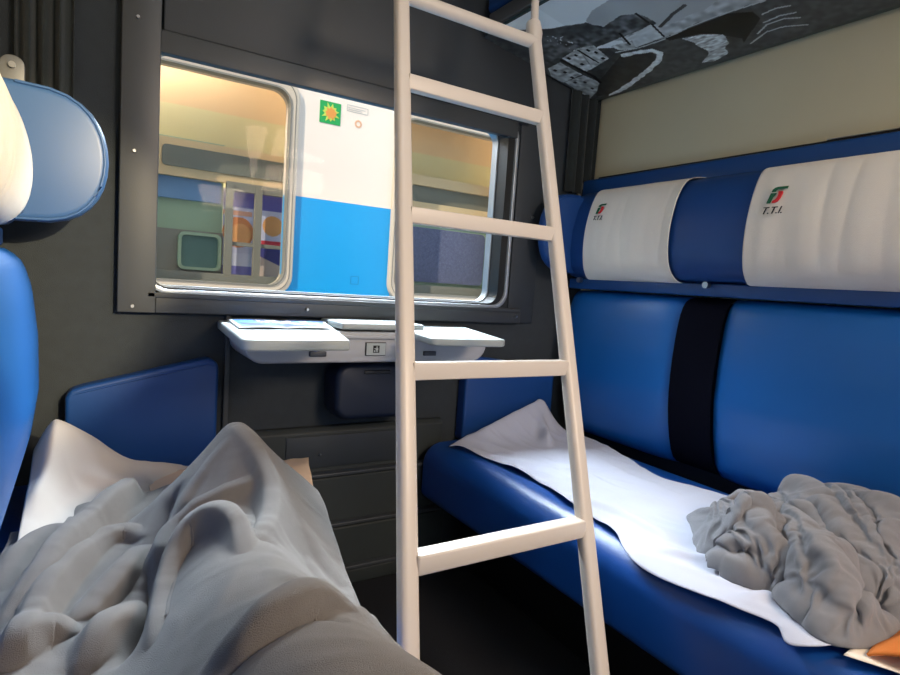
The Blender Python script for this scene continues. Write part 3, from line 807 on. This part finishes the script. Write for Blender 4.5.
# crumpled grey blanket on the right bench
foot=[(1.345,.885),(1.30,.875),(1.20,.78),(1.135,.73),(1.118,.69),(1.090,.665),(1.085,.625),(1.095,.575),(1.10,.535),(1.075,.50),(1.045,.46),(1.04,.425),(1.065,.405),(1.12,.385),(1.30,.34),(1.50,.28),(1.61,.28),(1.61,.70),(1.55,.74),(1.42,.80)]
gx = np.linspace(1.00, 1.64, 260); gy = np.linspace(.22, .93, 290)
x, y = np.meshgrid(gx, gy, indexing='ij')
wx = x + .010 * vn(x, y, 14, 41) + .005 * vn(x, y, 34, 42); wy = y + .010 * vn(x, y, 14, 43) + .005 * vn(x, y, 34, 44)
dd = segd(wx, wy, foot + [foot[0]]); sd = np.where(inpoly(wx, wy, foot), dd, -dd)
H = .452 + np.where(sd > 0, .060 * (1 - np.exp(-np.clip(sd, 0, 1) / .035)) + .050 * np.exp(-(((wx - 1.45) / .17) ** 2 + ((wy - .55) / .2) ** 2)), 0)
# folds: polyline, width left / right, height, sharpness left / right (a steep side is an overlapping edge)
for q_ in (
    ([(1.444, 0.9), (1.496, 0.9), (1.333, 0.77)], 0.03, 0.02, 0.03, 1.5, 2.4),
    ([(1.333, 0.77), (1.6, 0.892), (1.6, 0.9), (1.6, 0.9)], 0.02, 0.012, 0.03, 1.8, 2.6),
    ([(1.6, 0.9), (1.6, 0.9), (1.6, 0.86), (1.401, 0.676)], 0.02, 0.014, 0.03, 1.8, 2.4),
    ([(1.162, 0.747), (1.182, 0.745), (1.169, 0.698), (1.191, 0.677), (1.232, 0.675), (1.219, 0.646)], 0.03, 0.012, 0.034, 1.5, 2.8),
    ([(1.127, 0.707), (1.099, 0.658), (1.101, 0.621), (1.107, 0.588)], 0.02, 0.01, 0.022, 1.5, 2.6),
    ([(1.141, 0.678), (1.13, 0.637), (1.154, 0.623)], 0.01, 0.01, 0.014, 1.6, 1.6),
    ([(1.32, 0.714), (1.233, 0.665), (1.167, 0.611), (1.158, 0.573), (1.155, 0.548)], 0.014, 0.045, 0.052, 3, 1.5),
    ([(1.345, 0.706), (1.264, 0.646), (1.209, 0.594)], 0.01, 0.022, 0.02, 2.6, 1.5),
    ([(1.389, 0.73), (1.336, 0.674), (1.333, 0.65)], 0.016, 0.01, 0.026, 1.5, 2.4),
    ([(1.41, 0.678), (1.338, 0.617), (1.268, 0.548), (1.191, 0.492), (1.117, 0.458), (1.069, 0.449), (1.053, 0.454)], 0.009, 0.022, 0.05, 2.6, 1.4),
    ([(1.355, 0.656), (1.292, 0.605), (1.237, 0.551), (1.172, 0.501), (1.11, 0.473), (1.069, 0.469)], 0.012, 0.03, 0.026, 2.4, 1.5),
    ([(1.249, 0.6), (1.174, 0.544), (1.121, 0.518)], 0.014, 0.018, 0.014, 1.8, 1.6),
    ([(1.6, 0.841), (1.423, 0.641), (1.354, 0.583), (1.327, 0.526), (1.294, 0.473)], 0.04, 0.011, 0.056, 1.5, 2.8),
    ([(1.432, 0.59), (1.372, 0.53), (1.333, 0.487)], 0.016, 0.01, 0.02, 1.5, 2.4),
    ([(1.6, 0.83), (1.6, 0.734), (1.431, 0.518), (1.355, 0.472), (1.33, 0.442)], 0.04, 0.012, 0.05, 1.5, 2.8),
    ([(1.6, 0.795), (1.6, 0.706), (1.6, 0.632)], 0.02, 0.012, 0.034, 1.5, 2.4),
    ([(1.113, 0.438), (1.155, 0.415), (1.201, 0.391)], 0.03, 0.014, 0.018, 1.5, 2),
    ([(1.117, 0.544), (1.095, 0.509), (1.067, 0.474)], 0.02, 0.01, 0.02, 1.5, 2.4),
    ([(1.6, 0.831), (1.389, 0.637), (1.337, 0.619)], 0.01, 0.01, 0.022, 1.8, 1.8),
    ([(1.293, 0.755), (1.27, 0.712), (1.257, 0.684)], 0.01, 0.008, -0.04, 1.6, 1.6),
    ([(1.143, 0.706), (1.135, 0.674)], 0.008, 0.008, -0.028, 1.6, 1.6),
    ([(1.283, 0.627), (1.224, 0.581), (1.156, 0.541), (1.12, 0.529)], 0.01, 0.008, -0.03, 1.6, 1.6),
    ([(1.359, 0.622), (1.292, 0.56), (1.243, 0.503), (1.19, 0.458)], 0.014, 0.014, -0.05, 1.6, 1.6),
    ([(1.234, 0.478), (1.206, 0.429), (1.219, 0.391)], 0.03, 0.03, -0.06, 1.6, 1.6),
    ([(1.432, 0.588), (1.38, 0.534), (1.339, 0.49)], 0.008, 0.008, -0.03, 1.6, 1.6),
    ([(1.13, 0.583), (1.127, 0.558)], 0.008, 0.008, -0.02, 1.6, 1.6),
    ([(1.119, 0.638), (1.124, 0.612)], 0.007, 0.007, -0.016, 1.6, 1.6),
    ([(1.6, 0.75), (1.6, 0.686), (1.427, 0.495)], 0.008, 0.008, -0.02, 1.6, 1.6),
    ):
    H = H + (1.35 if q_[3] < 0 else 1.15) * fold2(wx, wy, smooth_curve(q_[0]), *q_[1:])
w1 = x + .02 * vn(x, y, 9, 45); w2 = y + .02 * vn(x, y, 9, 46)
H = H + .0035 * np.clip((H - .46) / .03, 0, 1) * (1 - np.abs(2 * vnoise(3 - .52 * w1 + .85 * w2, (.85 * w1 + .52 * w2) * .22, 34, 47) - 1)) * 2 - .003
H = blur(np.maximum(H, .4555), 1)
keep = sd > -.004
# push the folds sideways a little, then let a short cloth simulation settle them into fabric
gxx, gyy = np.gradient(H, gx, gy)
HX_, HY_, HZ_ = x - .014 * np.tanh(gxx), y - .014 * np.tanh(gyy), H
def settle(A, pin, low, shrink, bend, frames, grav):
    n, mm = A.shape[:2]; idx = np.arange(n * mm).reshape(n, mm)
    F_ = np.stack([idx[:-1, :-1], idx[1:, :-1], idx[1:, 1:], idx[:-1, 1:]], -1).reshape(-1, 4).tolist()
    z = blur(A[..., 2], 6); B_ = A.copy(); B_[..., 2] = np.maximum(np.minimum(z, A[..., 2]) - low, .43)
    tmp = []; S2 = bpy.data.scenes.new('settling')
    for nm, V in (('tmp_base', B_), ('tmp_cloth', A)):
        me = bpy.data.meshes.new(nm); me.from_pydata(V.reshape(-1, 3).tolist(), [], F_); me.update()
        o = bpy.data.objects.new(nm, me); S2.collection.objects.link(o); tmp.append(o)
    tmp[0].modifiers.new('collision', 'COLLISION'); cs = tmp[0].collision
    cs.thickness_outer = .002; cs.thickness_inner = .01; cs.cloth_friction = 30
    o = tmp[1]; vg = o.vertex_groups.new(name='pin'); vg.add([int(i) for i in idx[pin]], 1.0, 'REPLACE')
    mo = o.modifiers.new('cloth', 'CLOTH'); st_ = mo.settings
    st_.quality = 10; st_.mass = .2; st_.tension_stiffness = 25; st_.compression_stiffness = 25; st_.shear_stiffness = 10
    st_.bending_stiffness = bend; st_.air_damping = 6; st_.vertex_group_mass = 'pin'; st_.shrink_min = shrink; st_.effector_weights.gravity = grav
    c_ = mo.collision_settings; c_.use_collision = True; c_.distance_min = .003; c_.use_self_collision = True; c_.self_distance_min = .004; c_.collision_quality = 3
    S2.frame_start = 1; S2.frame_end = 60; mo.point_cache.frame_end = 60
    for f in range(1, frames + 1): S2.frame_set(f)
    me = o.evaluated_get(S2.view_layers[0].depsgraph).to_mesh(); a_ = np.zeros(n * mm * 3); me.vertices.foreach_get('co', a_)
    for o in tmp: bpy.data.objects.remove(o)
    bpy.data.scenes.remove(S2)
    a_ = a_.reshape(n, mm, 3)
    return a_ if np.isfinite(a_).all() else A
A_ = np.stack([HX_, HY_, HZ_], -1)[::2, ::2]
B_ = settle(A_, A_[..., 2] < .4560, .03, -0.08, 0.1, 12, 1.0)
k_ = np.clip((sd[::2, ::2] - .006) / .028, 0, 1)[..., None]
B_ = A_ * (1 - k_) + B_ * k_
o = masked_grid('blanket', np.minimum(B_[..., 0], 1.63), B_[..., 1], B_[..., 2], keep[::2, ::2], M_fleece2)
sb_ = o.modifiers.new('sub', 'SUBSURF'); sb_.levels = 1; sb_.render_levels = 1
tag(o, 'crumpled grey fleece blanket heaped on the white sheet of the right bench', 'blanket')

# ------------------------------------------------------------------ bedding on the left bench
# white sheet, tented against the seat back
gx = np.linspace(-.100, .335, 126); gy = np.linspace(.25, 1.70, 330)
x, y = np.meshgrid(gx, gy, indexing='ij')
z = .456 + .004 * vn(x, y, 8, 61) + .006 * (1 - np.abs(2 * vnoise(x * .7 + y * 1.2 + 3, x * .9 + 2, 11, 64) - 1)) * np.clip((y - 1.3) / .1, 0, 1)
z = z + .150 * np.exp(-(np.abs(x + .058) / np.where(x > -.058, .110, .055)) ** 1.7) * np.exp(-((y - 1.60) / .12) ** 2)
z = z + .055 * np.exp(-((x + .10) / .07) ** 2) * np.exp(-((y - 1.35) / .25) ** 2)
z = z + gauss_fold(x, y, smooth_curve([(-.06, 1.62), (.03, 1.60), (.14, 1.62), (.26, 1.66)]), .04, .06, .030, .3)
z = z + gauss_fold(x, y, smooth_curve([(-.05, 1.60), (-.07, 1.45), (-.09, 1.30)]), .02, .02, .022, .3)
z = z + gauss_fold(x, y, smooth_curve([(-.03, 1.50), (.08, 1.50), (.16, 1.54)]), .03, .012, .014, .3)
keep = inpoly(x + .01 * vn(x, y, 10, 62), y + .01 * vn(x, y, 10, 63), [(-.2, .2), (.5, .2), (.5, 1.50), (.46, 1.53), (.30, 1.63), (.20, 1.66), (.05, 1.66), (-.02, 1.68), (-.2, 1.69)])
o = masked_grid('bed_sheet', x, y, z, keep, M_sheet3, .0015)
tag(o, 'white bed sheet bunched up against the left seat back under the grey blanket', 'bed sheet', 'white bed sheets')
# stiff beige paper sheet poking out behind the foot
q0 = [(.13, 1.63), (.13, 1.45), (.14, 1.28), (.15, 1.15)]; q1 = [(.516, 1.505), (.500, 1.455), (.496, 1.42), (.44, 1.15)]
G = lerp_edges(q0, q1, 60, 60); x, y = G[..., 0], G[..., 1]
z = .472 + .034 * np.clip((x - .13) / .38, 0, 1) ** 2 * np.clip((y - 1.25) / .22, 0, 1) - .05 * np.clip((x - .42) / .07, 0, 1) * np.clip((1.46 - y) / .2, 0, 1) + .004 * vn(x, y, 20, 71) + gauss_fold(x, y, [(.36, 1.62), (.50, 1.50)], .008, .008, .006, .3)
o = grid_obj('paper_sheet', np.stack([x, y, z], -1), M_brown, thick=.002)
tag(o, 'stiff beige disposable sheet corner sticking out behind the covered foot', 'sheet')

# grey blanket over the outstretched leg
def soft_fold(x,y,pts,wl,wr,amp,taper=.3,pw=1.5):
    best=np.full(x.shape,1e9);side=np.zeros(x.shape);tt=np.zeros(x.shape);L=[0]
    for p,q in zip(pts,pts[1:]):L.append(L[-1]+math.dist(p,q))
    for k,((xa,ya),(xb,yb)) in enumerate(zip(pts,pts[1:])):
        dx,dy=xb-xa,yb-ya;l2=dx*dx+dy*dy+1e-12
        t=np.clip(((x-xa)*dx+(y-ya)*dy)/l2,0,1);d=np.hypot(x-xa-t*dx,y-ya-t*dy);c=dx*(y-ya)-dy*(x-xa)
        u=d<best;best=np.where(u,d,best);side=np.where(u,c,side);tt=np.where(u,(L[k]+t*math.sqrt(l2))/L[-1],tt)
    tp=np.clip(np.minimum(tt,1-tt)/taper,0,1);tp=np.sin(tp*math.pi/2)
    w_=np.where(side>0,wl,wr)*(.55+.45*tp)
    return amp*tp*np.exp(-(best/w_)**pw)
ly_=np.array([.05,.20,.35,.45,.55,.65,.75,.85,.95,1.05,1.13,1.20,1.25,1.30,1.38,1.46])
lx_=np.array([.235,.235,.225,.215,.205,.205,.20,.200,.208,.225,.243,.256,.264,.266,.266,.266])
lz_=np.array([.215,.205,.190,.175,.160,.145,.130,.118,.106,.098,.092,.085,.070,.040,.01,.0])
lw_=np.array([.165,.160,.155,.150,.142,.130,.115,.105,.10,.098,.098,.095,.090,.080,.07,.06])
def leg_base(x,y):
    cx=np.interp(y,ly_,lx_);top=np.interp(y,ly_,lz_);hw=np.interp(y,ly_,lw_)
    e=(x-cx)/hw
    shin=top*np.exp(-np.abs(e)**2.3*1.0)
    dx=x-.266;dy=y-1.240
    ax=np.where(dx>0,dx/.215,dx/-.190); ay=np.where(dy>0,dy/.13,dy/-.40)
    u=(ax**1.6+ay**1.6)**(1/1.6)
    q=1-np.sqrt(u*u+.010); foot=.236*(np.log1p(np.exp(q*14))/14)
    foot=foot*(1-.12*np.sin(np.pi*np.clip(u,0,1)))
    k=.018; h=np.maximum(shin,foot); d=np.abs(shin-foot); 
    return .472+h+np.where(d<k,(k-d)**2/(4*k),0)

NXb, NYb = 330, 620
sx = -.118 + np.linspace(0, 1, NXb) * .66; gy = np.linspace(.12, 1.56, NYb)
x, y = np.meshgrid(sx, gy, indexing='ij')
wx = x + .004 * vn(x, y, 16, 82); wy = y + .004 * vn(x, y, 16, 83)
H = blur(leg_base(wx, wy), 6)
for q_ in (
    ([(0.262, 1.225), (0.283, 1.15), (0.292, 1.08), (0.284, 1.02), (0.262, 0.95), (0.225, 0.88)], 0.026, 0.015, 0.03),   # A
    ([(0.259, 1.201), (0.218, 1.189), (0.17, 1.158), (0.134, 1.107), (0.103, 1.011)], 0.014, 0.014, 0.012),   # C0
    ([(0.29, 1.092), (0.229, 1.087), (0.169, 1.09), (0.127, 1.066), (0.097, 0.974), (0.083, 0.872)], 0.014, 0.02, 0.024),   # C
    ([(0.196, 0.826), (0.202, 0.898), (0.191, 0.948), (0.167, 0.985), (0.139, 0.984), (0.113, 0.948), (0.093, 0.873), (0.081, 0.778)], 0.013, 0.014, 0.036),   # E
    ([(0.269, 0.605), (0.244, 0.61), (0.217, 0.61), (0.185, 0.594), (0.148, 0.589), (0.117, 0.609)], 0.013, 0.022, 0.022),   # G
    ([(0.357, 0.64), (0.359, 0.74), (0.248, 0.575)], 0.02, 0.02, 0.01),   # G2
    ([(-0.11, 1.08), (-0.088, 1.20), (-0.05, 1.28), (-0.01, 1.24)], 0.022, 0.018, 0.016),
    ([(-0.018, 1.467), (0.048, 1.466), (0.131, 1.504)], 0.012, 0.015, 0.014),   # H2
    ([(0.22, 1.562), (0.156, 1.538), (0.092, 1.443), (0.014, 1.261), (-0.037, 1.134), (-0.072, 1.03), (-0.096, 0.948)], 0.016, 0.022, 0.036),   # J
    ([(0.107, 1.163), (0.072, 1.216), (0.031, 1.202), (-0.006, 1.144), (-0.04, 1.043), (-0.065, 0.933), (-0.075, 0.858)], 0.013, 0.022, 0.03),   # K
    ([(0.105, 1.135), (0.086, 1.099), (0.05, 1.021), (0.015, 0.97), (-0.018, 0.942)], 0.012, 0.02, 0.026),   # L
    ([(0.077, 0.965), (0.056, 0.905), (0.024, 0.867), (-0.003, 0.81)], 0.012, 0.02, 0.028),   # M
    ([(-0.009, 0.906), (-0.04, 0.921), (-0.063, 0.903), (-0.082, 0.862)], 0.014, 0.02, 0.022),   # N
    ([(0.316, 0.942), (0.333, 0.862), (0.367, 0.836)], 0.012, 0.012, 0.005),   # P
    ([(0.326, 1.038), (0.345, 0.974), (0.371, 0.869)], 0.012, 0.014, 0.006),   # Q
    ([(0.208, 0.739), (0.229, 0.676)], 0.01, 0.012, 0.004),   # R
    ):
    H = H + 1.5 * soft_fold(wx, wy, smooth_curve(q_[0]), *q_[1:], .42)
for q_ in (
    ([(0.103, 1.038), (0.086, 0.939), (0.065, 0.86), (0.038, 0.791)], 0.02, 0.016, -0.045),   # F
    ([(0.17, 1.227), (0.137, 1.167), (0.108, 1.094)], 0.012, 0.014, -0.016),   # Bv
    ([(0.245, 1.006), (0.205, 1.041), (0.165, 1.049), (0.134, 1.023), (0.112, 0.955)], 0.01, 0.008, -0.016),   # Cv
    ([(0.239, 0.554), (0.212, 0.581), (0.179, 0.571), (0.155, 0.566), (0.13, 0.558)], 0.01, 0.008, -0.02),   # Gv
    ([(-0.078, 1.418), (-0.032, 1.395), (0.018, 1.305)], 0.008, 0.01, -0.012),   # Iv
    ([(0.122, 1.381), (0.059, 1.263), (0.017, 1.2), (-0.02, 1.126), (-0.05, 1.038)], 0.01, 0.008, -0.014),   # Jv
    ([(0.076, 1.037), (0.037, 0.983), (0.004, 0.947)], 0.012, 0.008, -0.022),   # Lv
    ):
    H = H + 1.8 * soft_fold(wx, wy, smooth_curve(q_[0]), *q_[1:], .35)
w1 = x + .02 * vn(x, y, 7, 84); w2 = y + .02 * vn(x, y, 7, 85)
H = H + .0048 * (1 - np.abs(2 * vnoise(3 + .85 * w1 - .45 * w2, (.45 * w1 + .85 * w2) * .22, 22, 86) - 1)) + .0022 * (1 - np.abs(2 * vnoise(3 + .5 * w1 + .8 * w2, (.8 * w1 - .5 * w2) * .3 + 3, 38, 88) - 1)) + .004 * vn(x, y, 10, 87)
H = blur(H, 2)
# bend over the bench edge
edge_x = np.interp(y, [.5, .8, 1.1, 1.25, 1.5], [.345, .358, .410, .440, .440])
t_ = np.clip(x - edge_x, 0, None)
xx = np.where(x > edge_x, edge_x + .016 * (1 - np.exp(-t_ / .02)), x)
H = H - t_ * (1 - np.exp(-t_ / .02)) * 1.15
far = 1.445 + .075 * np.clip((x - .10) / .1, 0, 1) - .10 * np.clip((-.03 - x) / .07, 0, 1) - .20 * np.clip((x - .36) / .10, 0, 1) + .02 * vn(x, x * 0 + 1, 9, 95)
keep = y < far
drop = np.clip((y - far + .03) / .03, 0, 1)
H = np.where(drop > 0, H + (.466 - H) * drop ** 2 * .8, H)
gxx, gyy = np.gradient(H, sx, gy)
o = masked_grid('blanket', xx - .010 * np.tanh(gxx * 1.2), y - .010 * np.tanh(gyy * 1.2), H, keep, M_fleece, .004)
tag(o, 'grey fleece blanket draped over an outstretched leg and foot on the left bench', 'blanket')

# ------------------------------------------------------------------ outside: ground and the other train
struct(box('ground', -8, 12, YW + .10, 16, -1.1, -1.0, M_ballast))
TY = 3.0
tr = thing('train_carriage', 'white and cyan railway carriage standing outside the window', 'train', (1.2, TY, -1.0))
def side_panel(name, xa, xb, za, zb, mtl):
    return box(name, xa, xb, TY, TY + .05, za, zb, mtl, tr)
BW = [(-1.30, -.55), (.12, .845), (1.452, 2.20), (2.75, 3.5)]   # window spans
zt, zb_, zc_ = 1.935, .890, 1.395
xs = -4
for a, b in BW + [(6.5, 6.5)]:
    side_panel('upper_panel', xs, a, zc_, zt, M_twhite)
    side_panel('lower_panel', xs, a, zb_, zc_, M_tcyan); xs = b
side_panel('upper_panel', -4, 6.5, zt, 2.55, M_twhite)
side_panel('lower_panel', -4, 6.5, -.2, zb_, M_tcyan)
prism('roof', [(TY, 2.55), (TY + .25, 2.85), (TY + .9, 3.05), (TY + 1.9, 3.05), (TY + 2.6, 2.8), (TY + 2.8, 2.5)], 'x', -4, 6.5, M_steel, tr, .02)
box('inner_wall', -4, 6.5, TY + 1.25, TY + 1.28, 0, 2.6, M_tyellow, tr)
box('inner_ceiling', -4, 6.5, TY + .05, TY + 1.28, 2.35, 2.38, M_tbeige, tr)
box('inner_floor', -4, 6.5, TY + .05, TY + 1.28, .1, .15, M_tgrey, tr)
for a, b in BW:
    f = ring('window_frame', rrect(a - .02, b + .045, zb_ - .005, zt + .03, .10, 7), rrect(a + .018, b + .002, zb_ + .045, zt - .035, .075, 7), 'y', TY - .025, TY + .07, M_tframe, tr, bev=.006)
    g2 = ring('window_gasket', rrect(a + .014, b + .006, zb_ + .040, zt - .030, .08, 7), rrect(a + .021, b - .001, zb_ + .047, zt - .038, .075, 7), 'y', TY - .030, TY + .02, M_tgrey, tr)
    ring('frame_seam', rrect(a - .004, b + .028, zb_ + .014, zt + .008, .09, 7), rrect(a - .001, b + .025, zb_ + .017, zt + .005, .088, 7), 'y', TY - .0275, TY - .02, M_tgrey, tr)
    pane = box('window_pane', a + .012, b + .008, TY + .025, TY + .03, zb_ + .04, zt - .03, M_tglass, tr)
    # corner filler behind the rounded frame
    # beige and pale yellow bands set behind the pane
    w0, w1 = a + .02, b
    box('window_band', w0 - .1, w1 + .1, TY + .30, TY + .33, 1.80, 2.3, M_tbeige, tr)
    box('window_band', w0 - .1, w1 + .1, TY + .30, TY + .325, 1.635, 1.80, M_tyellow, tr)
# details seen through the second window (left in view)
fr = prism('vent_frame', rrect(.18, 1.02, 1.44, 1.62, .03, 5), 'y', TY + .22, TY + .24, M_tbeige, tr)
prism('vent_mesh', rrect(.30, 1.0, 1.485, 1.585, .02, 5), 'y', TY + .212, TY + .222, M_mesh, tr)
box('blue_curtain', .22, .585, TY + .26, TY + .28, 1.335, 1.44, M_tblue, tr)
box('partition', .05, .60, TY + .29, TY + .31, .9, 1.64, M_tgreen, tr)
box('partition', .05, .60, TY + .27, TY + .285, .9, 1.185, M_tgrey, tr)
ring('inner_window_frame', rrect(.385, .59, .985, 1.175, .03, 5), rrect(.40, .575, 1.0, 1.16, .022, 5), 'y', TY + .24, TY + .27, M_tgreen, tr)
box('inner_window_blind', .395, .58, TY + .262, TY + .268, .99, 1.17, M_tteal, tr)
box('sill', .05, 1.05, TY + .18, TY + .30, .93, .975, M_tgrey, tr)
for px in (.600, .745, .98):
    box('post', px, px + .035, TY + .20, TY + .235, .93, 1.44, M_tgrey, tr)
box('post', .60, 1.02, TY + .21, TY + .235, 1.405, 1.45, M_tgrey, tr)
box('crossbar', .62, 1.02, TY + .215, TY + .235, 1.125, 1.145, M_tgrey, tr)
# advertising poster behind the posts
n, mm = 130, 110; xs_ = np.linspace(.60, 1.05, n); zs_ = np.linspace(.96, 1.42, mm); X2, Z2 = np.meshgrid(xs_, zs_, indexing='ij')
c = np.zeros((n, mm, 3)); c[:] = rgb(96, 92, 176)[:3]
def setc(mk, col): c[mk] = rgb(*col)[:3]
setc(Z2 < 1.33, (196, 196, 228)); setc(((X2 - .68) ** 2 + (Z2 - 1.20) ** 2) < .0065, (222, 140, 90)); setc(((X2 - .69) ** 2 + (Z2 - 1.19) ** 2) < .0030, (236, 168, 110))
setc(((X2 - .86) ** 2 + (Z2 - 1.25) ** 2) < .0030, (224, 158, 100)); setc((abs(Z2 - 1.30) < .012) & (X2 < .75), (226, 170, 150)); setc((Z2 < 1.14) & (X2 > .78), (70, 66, 140))
setc((abs(Z2 - 1.15) < .02) & (X2 > .80), (206, 60, 76)); setc((Z2 < 1.09) & (X2 < .75), (206, 208, 236)); setc((Z2 < 1.02) & (X2 < .9), (120, 116, 190)); setc((Z2 + X2 * .4 < 1.40) & (X2 > .79) & (Z2 < 1.10), (216, 190, 180))
grid_obj('poster', np.stack([X2, np.full_like(X2, TY + .28), Z2], -1), M_paint, tr, cols=c, smooth=False, thick=.004)
# details seen through the third window (right in view)
ring('vent_frame', rrect(1.60, 2.60, 1.42, 1.65, .04, 5), rrect(1.66, 2.58, 1.49, 1.59, .02, 5), 'y', TY + .20, TY + .24, M_tbeige, tr)
box('vent_mesh', 1.64, 2.59, TY + .225, TY + .235, 1.48, 1.60, M_mesh, tr)
box('seat_panel', 1.45, 2.6, TY + .25, TY + .28, .92, 1.44, M_tgreen, tr)
prism('seat_cloth', rrect(1.62, 2.24, 1.005, 1.34, .03, 5), 'y', TY + .225, TY + .25, M_speck, tr)
box('sill', 1.45, 2.6, TY + .18, TY + .30, .93, .985, M_tgrey, tr)
# stickers between the windows
st = box('green_sticker', 1.000, 1.112, TY - .003, TY + .001, 1.783, 1.893, mat('sticker_green', rgb(30, 160, 80), .5), tr)
def star(name, cx, cz, r0, r1, n_, y, mtl, par, top):
    bm = bmesh.new(); V = []
    for i in range(2 * n_):
        a = math.pi * i / n_ + .2; r = (r1 if i % 2 == 0 else r0) * (1 + .12 * math.sin(i * 2.3)); V.append(bm.verts.new((cx + r * math.cos(a), y, cz + r * math.sin(a))))
    V2 = [bm.verts.new((v.co.x, y + .0015, v.co.z)) for v in V]
    ctr = bm.verts.new((cx, y, cz))
    for i in range(2 * n_):
        bm.faces.new((V[i], V[(i + 1) % (2 * n_)], ctr)); bm.faces.new((V[i], V2[i], V2[(i + 1) % (2 * n_)], V[(i + 1) % (2 * n_)]))
    o = bmobj(name, bm, mtl, par); o.location = -Vector(top.location) - Vector(par.location); return o
star('yellow_star', 1.056, 1.838, .030, .048, 11, TY - .0045, mat('sticker_yellow', rgb(190, 214, 90), .5), st, tr)
star('orange_star', 1.058, 1.836, .024, .032, 9, TY - .006, mat('sticker_orange', rgb(226, 150, 70), .5), st, tr)
M_line = mat('pale_grey_print', rgb(200, 196, 190), .5)
ring('text_plate', rrect(1.145, 1.265, 1.868, 1.902, .003, 2), rrect(1.148, 1.262, 1.871, 1.899, .002, 2), 'y', TY - .002, TY, M_line, tr, bev=0)
for k in range(2): box('text_line', 1.152, 1.250 - .02 * k, TY - .002, TY, 1.886 - .009 * k, 1.889 - .009 * k, M_line, tr)
ring('round_logo', [(1.213 + .020 * math.cos(a * math.pi / 12), 1.813 + .020 * math.sin(a * math.pi / 12)) for a in range(24)], [(1.213 + .011 * math.cos(a * math.pi / 12), 1.813 + .011 * math.sin(a * math.pi / 12)) for a in range(24)], 'y', TY - .002, TY, mat('logo_orange', rgb(226, 176, 140), .5), tr)
ring('hatch_mark', rrect(1.215, 1.262, .965, 1.010, .004, 2), rrect(1.218, 1.259, .968, 1.007, .003, 2), 'y', TY - .002, TY, mat('hatch_blue', rgb(20, 130, 190), .4), tr)
